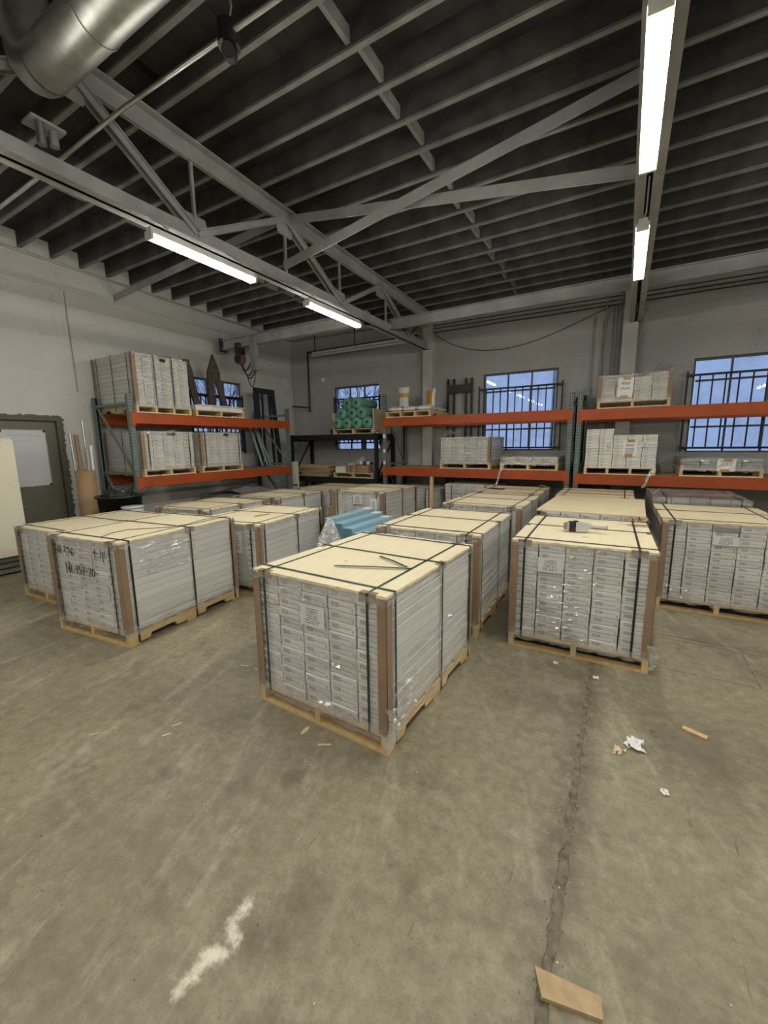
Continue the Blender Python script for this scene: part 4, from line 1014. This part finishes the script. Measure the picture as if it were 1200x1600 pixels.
t = thing('empty_door_frame', 'dark empty wooden frame leaning behind the left rack', 'frame', (0, 0, 0))
def fbar(y0, z0, y1, z1, w, nm): MB().bar((-7.66, y0, z0), (-7.66, y1, z1), .05, w, 0, (0, 1, 0) if abs(z1 - z0) > .1 else (0, 0, 1)).build(nm, 'iron', t)
fbar(7.20, 1.246, 7.17, 2.97, .15, 'frame_side'); fbar(7.86, 1.246, 7.70, 2.97, .11, 'frame_side'); fbar(7.10, 3.035, 7.76, 3.035, .13, 'frame_top'); fbar(7.36, 1.246, 7.36, 2.965, .03, 'frame_inner'); fbar(7.66, 1.246, 7.58, 2.965, .05, 'frame_inner')
for k, (y0, y1, x) in enumerate(((6.78, 7.02, -7.42), (6.86, 7.12, -7.36), (6.94, 7.25, -7.40))):
    tag(MB().bar((x - .12, y0, 2.28), (x, y1, 1.27), .03, .045).build('leaning_bar', 'teal'), ('green-grey steel bar leaning on the left rack, nearest', 'green-grey steel bar leaning on the left rack, middle', 'green-grey steel bar leaning on the left rack, farthest')[k], 'bar', 'steel bars leaning on the left rack')

# things under the left rack
t = thing('panel_stack', 'stack of grey flat panels under the left rack', 'panels', (-7.45, 6.3, 0), .03)
wooden_pallet(t, 1.0, 1.3)
for k in range(8): MB().box(-.48 + .01 * (k % 3), .48 - .015 * (k % 2), -.62, .62 - .02 * (k % 3), .124 + k * .075, .124 + k * .075 + .072).build('panel', 'grey_steel', t)
t = thing('tarp_bundle', 'crumpled grey sheet lying on the stacked panels under the left rack', 'sheet', (-7.3, 6.35, .728))
r = random.Random(4); m = MB(); n = 14
vs = [(-.4 + .8 * i / n, -.45 + .9 * j / n, .02 + .10 * r.random() * math.sin(PI * i / n) * math.sin(PI * j / n) + .05 * math.sin(PI * i / n)) for i in range(n + 1) for j in range(n + 1)]
m.add(vs, [(i * (n + 1) + j, (i + 1) * (n + 1) + j, (i + 1) * (n + 1) + j + 1, i * (n + 1) + j + 1) for i in range(n) for j in range(n)], 0, True)
b0 = [(-.4, -.45, 0), (.4, -.45, 0), (.4, .45, 0), (-.4, .45, 0)]; m.add(b0, [(0, 1, 2, 3)]); m.build('sheet', 'grey_steel', t)

t = thing('cream_board', 'narrow cream panel standing at the end of the left rack', 'panel', (-7.06, 7.72, 0))
MB().prism([(-.13, 0), (.13, 0), (.11, 1.34), (-.14, 1.34)], -.015, .015, 1).build('sheet', 'cream', t); MB().box(-.12, .1, -.03, -.0155, .75, .78).build('lip', 'black', t)

# left edge: cream cabinet, tube bin, tub, buckets
t = thing('cream_cabinet', 'tall cream cabinet cut off by the left edge of the photo', 'cabinet', (-7.62, 1.92, 0))
MB().prism([(-.62, .255), (.465, .255), (.465, 1.85), (.435, 1.885), (-.62, 1.885)], -.31, .31, 0).build('body', 'cream', t)
for k in range(3): MB().box(-.29, .30 - .012 * k, -.60, .455, .03 + .075 * k, .085 + .075 * k).build('base_rail', 'galv', t)
MB().box(-.29, .27, -.60, .44, 0, .252).build('rail_gap_shade', 'dark', t)  # added dark block, its colour stands in for shade between the rails
MB().box(.31, .316, .24, .34, 1.845, 1.855).build('badge', 'galv', t)

t = thing('tube_bin', 'tall cardboard drum holding long tubes beside the door', 'drum', (-7.62, 3.36, 0))
MB().lathe([(.0, .0), (.14, 0), (.14, 1.38), (.132, 1.38), (.132, .02), (0, .02)], (0, 0, 0), 24).build('drum', 'cardboard', t)
tubes = [((-.02, -.085, .03), (-.06, -.125, 1.98), .022, 'emt', 'bright metal tube standing at the near side of the cardboard drum'), ((-.03, -.01, .03), (-.07, -.04, 1.95), .034, 'kraft', 'brown cardboard tube standing in the cardboard drum'),
         ((.0, .045, .03), (-.07, .08, 2.18), .016, 'emt', 'longest thin metal tube standing in the cardboard drum'), ((.05, .02, .03), (.03, .05, 1.75), .02, 'paint_pipe', 'short pale tube standing in the cardboard drum'), ((.04, .08, .03), (.03, .115, 1.78), .018, 'fixture', 'white tube standing at the far side of the cardboard drum')]
for a, b, r_, mt, lb in tubes:
    tag(MB().cyl(a, b, r_, 12).cyl(a, b, r_ * .85, 12, caps=False).build('long_tube', mt, None, (-7.62, 3.36, 0)), lb, 'tube', 'tubes in the cardboard drum')
tag(MB().box(-.03, .03, -.05, .05, 0, .5).cyl((0, 0, .5), (0, 0, .62), .02, 10).build('fire_extinguisher_case', 'red', None, (-8.05, 3.55, 0)), 'small dark red box with a neck against the left wall', 'box')

t = thing('plastic_tub', 'black plastic tub full of tangled hose behind the pallets', 'tub', (-6.78, 3.42, 0))
MB().lathe([(0, 0), (.24, 0), (.30, .98), (.33, .98), (.33, 1.01), (.29, 1.01), (.23, .03), (0, .03)], (0, 0, 0), 24).build('shell', 'tub', t)
r = random.Random(9); m = MB()
hz = thing('tangled_hose', 'tangle of dark hose and cable heaped in the black tub', 'hose', (-6.78, 3.42, .90))
for k in range(7):
    ph = r.uniform(0, 6); pts = [(.17 * math.cos(ph + i * .55) * (1 - .03 * i), .19 * math.sin(ph + i * .55) * (1 + .03 * k), .0 + .012 * i + .05 * r.random() * (i % 3)) for i in range(14)]
    MB().tube(pts, .014, 6).build('hose', 'hose', hz)
MB().tube([(.0, .1, .05), (.08, .3, .16), (.10, .55, .34), (.12, .72, .43)], .005, 5).build('wire', 'hose', hz)
MB().tube([(.05, .1, .05), (.12, .3, .12), (.16, .50, .26)], .005, 5).build('wire', 'hose', hz)
for k in range(3):
    t = thing('bucket', ('grey bucket at the bottom of the stack of three', 'grey bucket in the middle of the stack of three', 'white-lidded bucket on top of the stack by the tub')[k], 'bucket', (-6.33, 3.36, .292 * k + .0), 0, 'stacked buckets')
    MB().lathe([(0, 0), (.125, 0), (.145, .265), (0, .265)], (0, 0, 0), 24).build('shell', 'bucket', t)
    MB().lathe([(0, .2652), (.152, .2652), (.155, .28), (.15, .291), (0, .291)], (0, 0, 0), 24).build('lid', 'bucket', t)

# ------------------------------------------------------------------ black rack contents
t = thing('roll_crate', 'open wooden crate of green rolls on the black rack', 'crate', (-5.59, 8.56, 1.9905))
wooden_pallet(t, 1.18, .78, .123, 3, 'pine_pale')
for s in (-1, 1):
    for k in range(3): MB().box(s * .575 - .012 + (0), s * .575 + .012, -.39 + .262 * k, -.13 + .262 * k - .004, .124, .56 - .05 * (s < 0)).build('side_board', 'pine_pale', t)
MB().box(-.56, .56, .365, .385, .124, .50).build('back_board', 'pine_pale', t)
gx = [(-6.03, 2.26), (-5.76, 2.245), (-5.46, 2.245), (-5.19, 2.25), (-5.90, 2.475), (-5.61, 2.475), (-5.32, 2.475), (-5.74, 2.70), (-5.45, 2.70)]
rt = ('bottom layer, far left', 'bottom layer, second from left', 'bottom layer, third from left', 'bottom layer, far right', 'middle layer, left', 'middle layer, centre', 'middle layer, right', 'top of the pile, left', 'top of the pile, right')
rm = MB().lathe([(.045, -.40), (.122, -.40), (.13, -.39), (.13, .36), (.12, .37), (.045, .37)], (0, 0, 0), 24).mesh('film_wound', ['green_film'])
rc = MB().lathe([(.032, -.405), (.045, -.405), (.045, .375), (.032, .375), (.032, -.405)], (0, 0, 0), 16).mesh('core_tube', ['core'])
for k, (x, z) in enumerate(gx):
    t = thing('green_roll', 'glossy green roll in the crate, ' + rt[k], 'roll', (x, 8.545 + (.02 if k % 2 else -.02), z - .0), 0, 'green rolls in the crate')
    t.rotation_euler = (-PI / 2, 0, 0)
    for me, nm in ((rm, 'film_wound'), (rc, 'core_tube')): place(me, nm, t, (0, 0, 0))
tag(MB().cyl((0, 0, 0), (0, .3, 0), .075, 14).cyl((0, -.01, 0), (0, 0, 0), .05, 14).build('black_spool', 'black', None, (-6.32, 8.35, 2.067)), 'small black spool left of the green roll crate', 'spool')

t = thing('wooden_pallet', 'small empty-sided pallet under cardboard boxes on the black rack', 'pallet', (-5.64, 8.50, .9455)); wooden_pallet(t, 1.14, .62, .123, 3, 'pine_pale')
Z = .9455 + .1235
def carton_box(x, y, z, w, d_, h, mat, label, rz=0.0):
    t = thing('carton', label, 'box', (x, y, z), rz, 'cartons on the black rack')
    c_ = chamfer_mesh(('bx', w, d_, h, mat), w, d_, h, .004, (mat, mat)); place(c_, 'body', t)
    MB().box(-.025, .025, -d_ / 2 + .004, d_ / 2 - .004, h, h + .0008).build('tape', 'tape' if mat == 'cardboard' else 'paper', t); return t
carton_box(-6.02, 8.33, Z, .29, .24, .14, 'paper', 'white carton on the small pallet, black rack')
carton_box(-5.79, 8.33, Z, .12, .24, .17, 'cardboard', 'narrow brown carton beside the white one')
carton_box(-5.63, 8.33, Z, .14, .24, .19, 'cardboard', 'upright brown carton in the middle of the small pallet')
carton_box(-5.36, 8.33, Z, .34, .24, .09, 'cardboard', 'flat brown carton at the right of the small pallet, lower')
carton_box(-5.36, 8.33, Z + .0915, .33, .24, .085, 'cardboard', 'flat brown carton at the right of the small pallet, upper')
carton_box(-5.84, 8.52, Z, .2, .12, .21, 'paper', 'second white carton behind the narrow brown one')
t = thing('caulk_bottle', 'white bottle with a blue band lying on the brown cartons', 'bottle', (-5.36, 8.33, Z + .178 + .05))
MB().cyl((-.13, 0, 0), (.15, 0, 0), .045, 14).build('body', 'paper', t); MB().cyl((-.05, 0, 0), (.06, 0, 0), .0465, 14).build('label_band', 'blue_print', t); MB().cyl((.151, 0, 0), (.2, 0, 0), .035, 12).build('cap', 'black', t)
m = MB().prism([(-.22, 0), (.12, 0), (.16, .05), (.12, .19), (.08, .2)], -.002, .002, 1)
tag(m.build('plastic_bag', 'film_thick', None, (-5.58, 8.44, Z + .195)), 'pale plastic sheet standing behind the brown cartons', 'plastic sheet')
for k in range(6):
    tag(MB().box(-.55 + .05 * ((k * 2) % 3), .44 + .05 * (k % 4), -.2, .2 - .02 * (k % 2), 0, .05).build('brown_plank', 'scrap', None, (-6.92 + .03 * (k % 2), 8.47 + .03 * ((k * 3) % 2), .9455 + .0505 * k), .05 * ((k * 2) % 3 - 1)), 'brown plank in the pile on the black rack, %s' % ('lowest', 'second up', 'third up', 'fourth up', 'fifth up', 'topmost')[k], 'plank', 'pile of brown planks')

# ------------------------------------------------------------------ bags, frame and small items on the middle rack
t = thing('wooden_pallet', 'pale pallet carrying the white and orange bags, middle rack top', 'pallet', (-4.03, 8.46, MZ2)); wooden_pallet(t, 1.06, 1.02, .123, 4, 'pine_pale')
def bag_mesh(w, d_, h):
    k = ('bag', w, d_, h)
    if k in CACHE: return CACHE[k]
    n = 12; bm = bmesh.new(); bmesh.ops.create_cube(bm, size=2.0); bmesh.ops.subdivide_edges(bm, edges=list(bm.edges), cuts=5, use_grid_fill=True)
    for v in bm.verts:
        x, y, z = v.co
        px = (abs(x) ** 3.0); py = (abs(y) ** 3.0)
        zz = z * (1 - .75 * max(px, py) ** 2)
        v.co = Vector((x * w / 2, y * d_ / 2, h / 2 + zz * h / 2))
    me = bpy.data.meshes.new('bag')
    for f in bm.faces: f.smooth = True; f.material_index = 0
    bm.to_mesh(me); bm.free(); me.materials.append(M['bag']); CACHE[k] = me; return me
BZ = MZ2 + .1235
for k, (x, y, lb, og) in enumerate(((-4.35, 8.22, 'white bag with an orange top lying at the left of the bag pallet', True), (-4.03, 8.22, 'white bag lying in the middle of the bag pallet', False), (-3.70, 8.22, 'white bag lying at the right of the bag pallet', False),
                                (-4.35, 8.72, 'white bag lying at the back left of the bag pallet', False), (-4.03, 8.72, 'white bag lying at the back middle of the bag pallet', False), (-3.70, 8.72, 'white bag lying at the back right of the bag pallet', False))):
    t = thing('cement_bag', lb, 'bag', (x, y, BZ), 0, 'bags on the bag pallet'); place(bag_mesh(.315, .49, .11), 'sack', t)
    if og: MB().box(-.14, .14, -.20, .20, .104, .112).build('printed_panel', 'bag_orange', t)
for x, y, rz, lb, hh in ((-4.31, 8.34, .1, 'upright white bag with an orange band on the bag pallet', .44), (-3.66, 8.34, -.35, 'upright orange and white bag at the right of the bag pallet', .36)):
    t = thing('cement_bag', lb, 'bag', (x, y, BZ + .108), rz, 'bags on the bag pallet')
    w = .25; n = 10; vs = []
    m = MB()
    for j in range(n + 1):
        z = hh * j / n; th = .055 * math.sin(PI * min(1, .12 + j / n * .88)) ** .6 + .004; ww = w / 2 * (1 - .12 * math.sin(PI * min(1, .1 + j / n)) + .05 * (j / n) ** 3) 
        for i in range(12):
            a_ = 2 * PI * i / 12; vs.append((ww * math.copysign(abs(math.cos(a_)) ** .6, math.cos(a_)), th * math.sin(a_), z))
    fs = [(j * 12 + i, j * 12 + (i + 1) % 12, (j + 1) * 12 + (i + 1) % 12, (j + 1) * 12 + i) for j in range(n) for i in range(12)]
    m.add(vs, fs, 0, True); m.add(vs[:12], [tuple(range(12))]); m.add(vs[-12:], [tuple(range(12))])
    for q in range(len(m.f)):
        zc = sum(m.v[i][2] for i in m.f[q]) / len(m.f[q]) / hh
        if (hh > .4 and .48 < zc < .72) or (hh < .4 and .05 < zc < .88 and sum(m.v[i][0] for i in m.f[q]) / len(m.f[q]) < .07): m.m[q] = 1
    m.build('sack', ['bag', 'bag_orange'], t)
t = thing('black_steel_frame', 'black four-post steel frame standing behind the middle rack', 'frame', (0, 0, 0))
for x in (-3.54, -3.40, -3.12, -2.99): MB().box(x - .02, x + .02, 9.0, 9.04, 0, 3.16).build('post', 'iron', t)
MB().box(-3.54, -2.99, 8.985, 9.0, 2.86, 3.03).build('cross_plate', 'rust', t); MB().box(-3.54, -2.99, 8.985, 9.0, .4, .5).build('cross_plate', 'rust', t)
tag(MB().bar((-3.22, 7.40, 0), (-3.22, 7.40, 1.10), .055, .055).build('wood_post', 'pine', None), 'upright wooden post between two loads under the middle rack', 'post')

# ------------------------------------------------------------------ blue cartons and film between the pallets
t = thing('wooden_pallet', 'pallet under the light blue cartons', 'pallet', (-3.02, 5.05, 0)); wooden_pallet(t, 1.20, 1.15)
for k in range(7):
    h = .60 - .055 * k; x = -3.53 + .165 * k
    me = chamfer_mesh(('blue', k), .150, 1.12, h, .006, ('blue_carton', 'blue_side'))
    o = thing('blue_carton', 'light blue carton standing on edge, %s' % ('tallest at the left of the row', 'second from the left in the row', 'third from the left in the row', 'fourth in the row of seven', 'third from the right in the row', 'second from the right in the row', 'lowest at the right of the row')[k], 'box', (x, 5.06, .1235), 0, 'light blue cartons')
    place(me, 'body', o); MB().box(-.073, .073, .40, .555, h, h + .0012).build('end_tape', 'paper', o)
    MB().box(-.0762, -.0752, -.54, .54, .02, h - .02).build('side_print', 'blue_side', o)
r = random.Random(21); m = MB(); n = 36; rows = 12; vs = []
for j in range(rows + 1):
    k = j / rows
    for i in range(n):
        a_ = 2 * PI * i / n; rad = (.25 * (1 - k) ** .8 + .012) * (1 + .22 * math.sin(a_ * 7 + k * 2) + .12 * r.uniform(-1, 1))
        vs.append((rad * math.cos(a_) - .08 * k, 1.1 * rad * math.sin(a_) + .10 * k, .80 * k + .02 * r.random() * (0 < k < 1)))
m.add(vs, [(j * n + i, j * n + (i + 1) % n, (j + 1) * n + (i + 1) % n, (j + 1) * n + i) for j in range(rows) for i in range(n)], 0, False)
me = m.mesh('crumpled_film', ['film_thick'])
tag(place(me, 'crumpled_film', None, (-3.20, 4.10, 0)), 'bunch of clear plastic film beside the blue cartons', 'plastic film')
tag(corner_post := MB().box(-.045, .045, -.004, .004, 0, .84).box(-.045, -.037, .004, .07, 0, .84).build('cardboard_post', 'kraft', None, (-3.70, 4.78, 0)), 'brown cardboard corner post standing by the blue cartons', 'post')

# ------------------------------------------------------------------ things lying on the pallet lids
t = thing('strapping_tool', 'white and black strapping tool lying on a plywood lid', 'tool', (-.30, 3.99, .9575), math.radians(12))
MB().prism([(-.10, 0), (.06, 0), (.09, .04), (.08, .07), (-.02, .08), (-.10, .075)], -.04, .04, 1).build('body', 'tool', t)
MB().box(-.085, -.03, -.0415, .0415, .0, .0805).build('grip_band', 'black', t); MB().box(-.125, -.102, -.03, .03, .012, .066).build('end_cap', 'galv', t)
MB().cyl((.07, 0, .05), (.22, -.03, .05), .018, 14).build('handle', 'tool', t); MB().cyl((.2205, -.0301, .05), (.224, -.0308, .05), .0145, 12).build('handle_end', 'black', t)
MB().box(-.05, -.01, -.012, .012, .0805, .092).build('lever', 'black', t)
r = random.Random(8); m = MB(); n = 8
vs = [(-.09 + .18 * i / n, -.06 + .12 * j / n, .006 + .065 * abs(math.sin(i * 1.1 + .4)) + .02 * r.random()) for i in range(n + 1) for j in range(n + 1)]
m.add(vs, [(i * (n + 1) + j, (i + 1) * (n + 1) + j, (i + 1) * (n + 1) + j + 1, i * (n + 1) + j + 1) for i in range(n) for j in range(n) if not (i in (3, 4) and j < 3)])
tag(m.build('crumpled_paper', 'cardboard', None, (.17, 4.53, .9515), .2), 'crumpled brown paper on the lid beside the strapping tool', 'paper')
def loose_strap(pts, w, name, mat, label):
    m = MB(); vs = []
    for i, p in enumerate(pts):
        q = Vector(pts[min(i + 1, len(pts) - 1)]) - Vector(pts[max(i - 1, 0)]); nrm = Vector((-q.y, q.x, 0)).normalized() * w / 2
        for dz in (0, .002):
            vs.append(Vector(p) + nrm + Vector((0, 0, dz))); vs.append(Vector(p) - nrm + Vector((0, 0, dz)))
    fs = []
    for i in range(len(pts) - 1):
        a, b = i * 4, (i + 1) * 4
        fs += [(a, a + 1, b + 1, b), (a + 2, b + 2, b + 3, a + 3), (a, b, b + 2, a + 2), (a + 1, a + 3, b + 3, b + 1)]
    fs += [(0, 2, 3, 1), (len(vs) - 4, len(vs) - 3, len(vs) - 1, len(vs) - 2)]
    m.add(vs, fs); return tag(m.build(name, mat), label, 'strap', 'cut straps on the nearest pallet')
zt = .9565
loose_strap([(-1.61, 2.10, zt), (-1.35, 2.19, zt + .004), (-1.13, 2.275, zt)], .02, 'cut_strap', 'strap_green', 'long cut green strap lying across the nearest lid')
loose_strap([(-1.46, 2.44, zt), (-1.33, 2.37, zt + .006), (-1.165, 2.285, zt + .003)], .018, 'cut_strap', 'strap_green', 'short cut green strap meeting the long one on the nearest lid')
wire = [(-3.98, 1.80, .9605), (-4.08, 1.95, .9605), (-4.10, 2.10, .961), (-3.98, 2.24, .9605), (-3.84, 2.38, .9605), (-3.82, 2.55, .9605), (-3.90, 2.75, .9605), (-3.92, 2.95, .9605)]
tag(MB().tube(wire, .0035, 5).build('loose_wire', 'rubber'), 'thin black wire curled on the lid of the handwritten pallet', 'wire')
tag(MB().bar((-4.02, 3.62, .8575), (-4.0, 3.84, .8575), .03, .006).build('wood_sliver', 'scrap'), 'small wood sliver on the lid of the labelled pallet', 'wood scrap')
tag(MB().bar((-2.0, 7.15, .957), (-1.75, 7.12, .957), .12, .01).build('black_scrap', 'black'), 'flat black scrap on the last lid of the middle row', 'scrap')

# ------------------------------------------------------------------ debris on the floor
t_ = MB().prism([(-.135, 1.20), (.062, 1.222), (.07, 1.165), (-.10, 1.128)], .001, .016, 2).build('wood_scrap', 'scrap'); tag(t_, 'flat piece of wood lying on the floor at the bottom of the photo', 'wood scrap')
tag(MB().bar((.435, 2.875, .006), (.55, 2.83, .006), .035, .01).build('wood_chip', 'pine'), 'small light wood chip on the dark floor stain at right', 'wood scrap')
def scrap_film(x, y, s, seed, mat, label):
    r = random.Random(seed); m = MB(); n = 6
    vs = [(x + s * (i / n - .5) * (1 + .5 * r.random()), y + s * (j / n - .5) * (1 + .5 * r.random()), .003 + .35 * s * r.random()) for i in range(n + 1) for j in range(n + 1)]
    m.add(vs, [(i * (n + 1) + j, (i + 1) * (n + 1) + j, (i + 1) * (n + 1) + j + 1, i * (n + 1) + j + 1) for i in range(n) for j in range(n) if r.random() > .25])
    return tag(m.build('floor_scrap', mat), label, 'scrap', 'scraps on the floor')
scrap_film(.175, 2.56, .085, 1, 'paper', 'torn white plastic scrap on the floor right of the joint')
scrap_film(.10, 2.46, .05, 2, 'pine_pale', 'torn beige scrap beside the white plastic scrap')
scrap_film(.30, 2.25, .03, 3, 'paper', 'tiny white crumb on the floor, farther right')
scrap_film(-.35, 3.30, .03, 4, 'paper', 'tiny white crumb in front of the strapping tool pallet, left')
scrap_film(-.06, 3.22, .03, 5, 'paper', 'tiny white crumb in front of the strapping tool pallet, right')
tag(MB().prism([(-1.60, 1.73), (-1.585, 1.76), (-1.57, 1.73), (-1.575, 1.68), (-1.592, 1.68)], .001, .006, 2).build('wood_chip', 'pine_pale'), 'pale leaf-shaped chip in front of the nearest pallet', 'wood scrap')
for k, (x, y, a, L_) in enumerate(((-1.44, 1.66, .5, .08), (-2.55, 2.05, .3, .07), (-2.42, 2.07, .1, .06), (-2.35, 1.33, 1.1, .06), (-2.32, 1.25, 1.0, .05), (-2.72, 1.03, 1.0, .05))):
    tag(MB().bar((x, y, .003), (x + L_ * math.cos(a), y + L_ * math.sin(a), .003), .008, .005).build('splinter', 'pine_pale'), ('pale splinter right in front of the nearest pallet', 'pale splinter between the two front pallets, left one', 'pale splinter between the two front pallets, right one', 'pale splinter on the open floor at left, upper', 'pale splinter on the open floor at left, lower', 'pale splinter near the left edge of the floor')[k], 'wood scrap', 'wood splinters on the floor')
r = random.Random(77); m = MB()
for k in range(420):
    if k < 330: x, y = -.097 + r.gauss(0, .035), r.uniform(.3, 3.3)
    else: x, y = (r.uniform(-3, 1.2), r.uniform(.4, 1.7)) if r.random() < .7 else (r.uniform(-.9, 1.2), r.uniform(1.7, 3.3))
    s = r.uniform(.001, .003); m.box(x - s, x + s, y - s, y + s, 0, s * 1.2, 0 if r.random() < .8 else 1)
o = m.build('floor_grit', ['dirt', 'pine_pale']); o['kind'] = 'stuff'; o['label'] = 'fine grit and crumbs scattered along the floor joint'; o['category'] = 'grit'

# ------------------------------------------------------------------ outside the windows
struct(MB().box(-60, 60, -40, 80, -.5, -.21).build('ground', 'ground'))
t = thing('utility_pole', 'white post standing outside the middle window', 'post', (-1.95, 14.0, -.21))
MB().box(-.10, .10, -.10, .10, 0, 7.5).build('shaft', 'fixture', t); MB().box(-.55, .55, -.05, .05, 6.9, 7.05).build('crossarm', 'fixture', t)
def bare_tree(x, y, h, seed, label):
    r = random.Random(seed); m = MB()
    def grow(p, d, L, rad, lvl):
        q = p + d * L; m.cyl(p, q, rad, 5, 0, rad * .7, caps=False)
        if lvl == 0: return
        for k in range(3 if lvl > 1 else 4):
            nd = (d + Vector((r.uniform(-.8, .8), r.uniform(-.8, .8), r.uniform(-.2, .5)))).normalized()
            grow(p + d * L * r.uniform(.55, 1), nd, L * r.uniform(.6, .8), rad * .55, lvl - 1)
    t = thing('bare_tree', label, 'tree', (x, y, -.21), 0, 'bare trees outside')
    b = MB().cyl((0, 0, 0), (0, 0, h * .35), .12, 8, 0, .09); b.build('trunk', 'bark', t)
    for k in range(5): grow(Vector((0, 0, h * .33)), Vector((r.uniform(-.7, .7), r.uniform(-.7, .7), 1)).normalized(), h * .2, .028, 4)
    m.build('branches', 'bark', t)
bare_tree(-13.0, 10.2, 7.0, 3, 'bare tree outside the left wall window')
bare_tree(-9.4, 14.5, 7.5, 5, 'bare tree outside the corner window behind the green rolls')
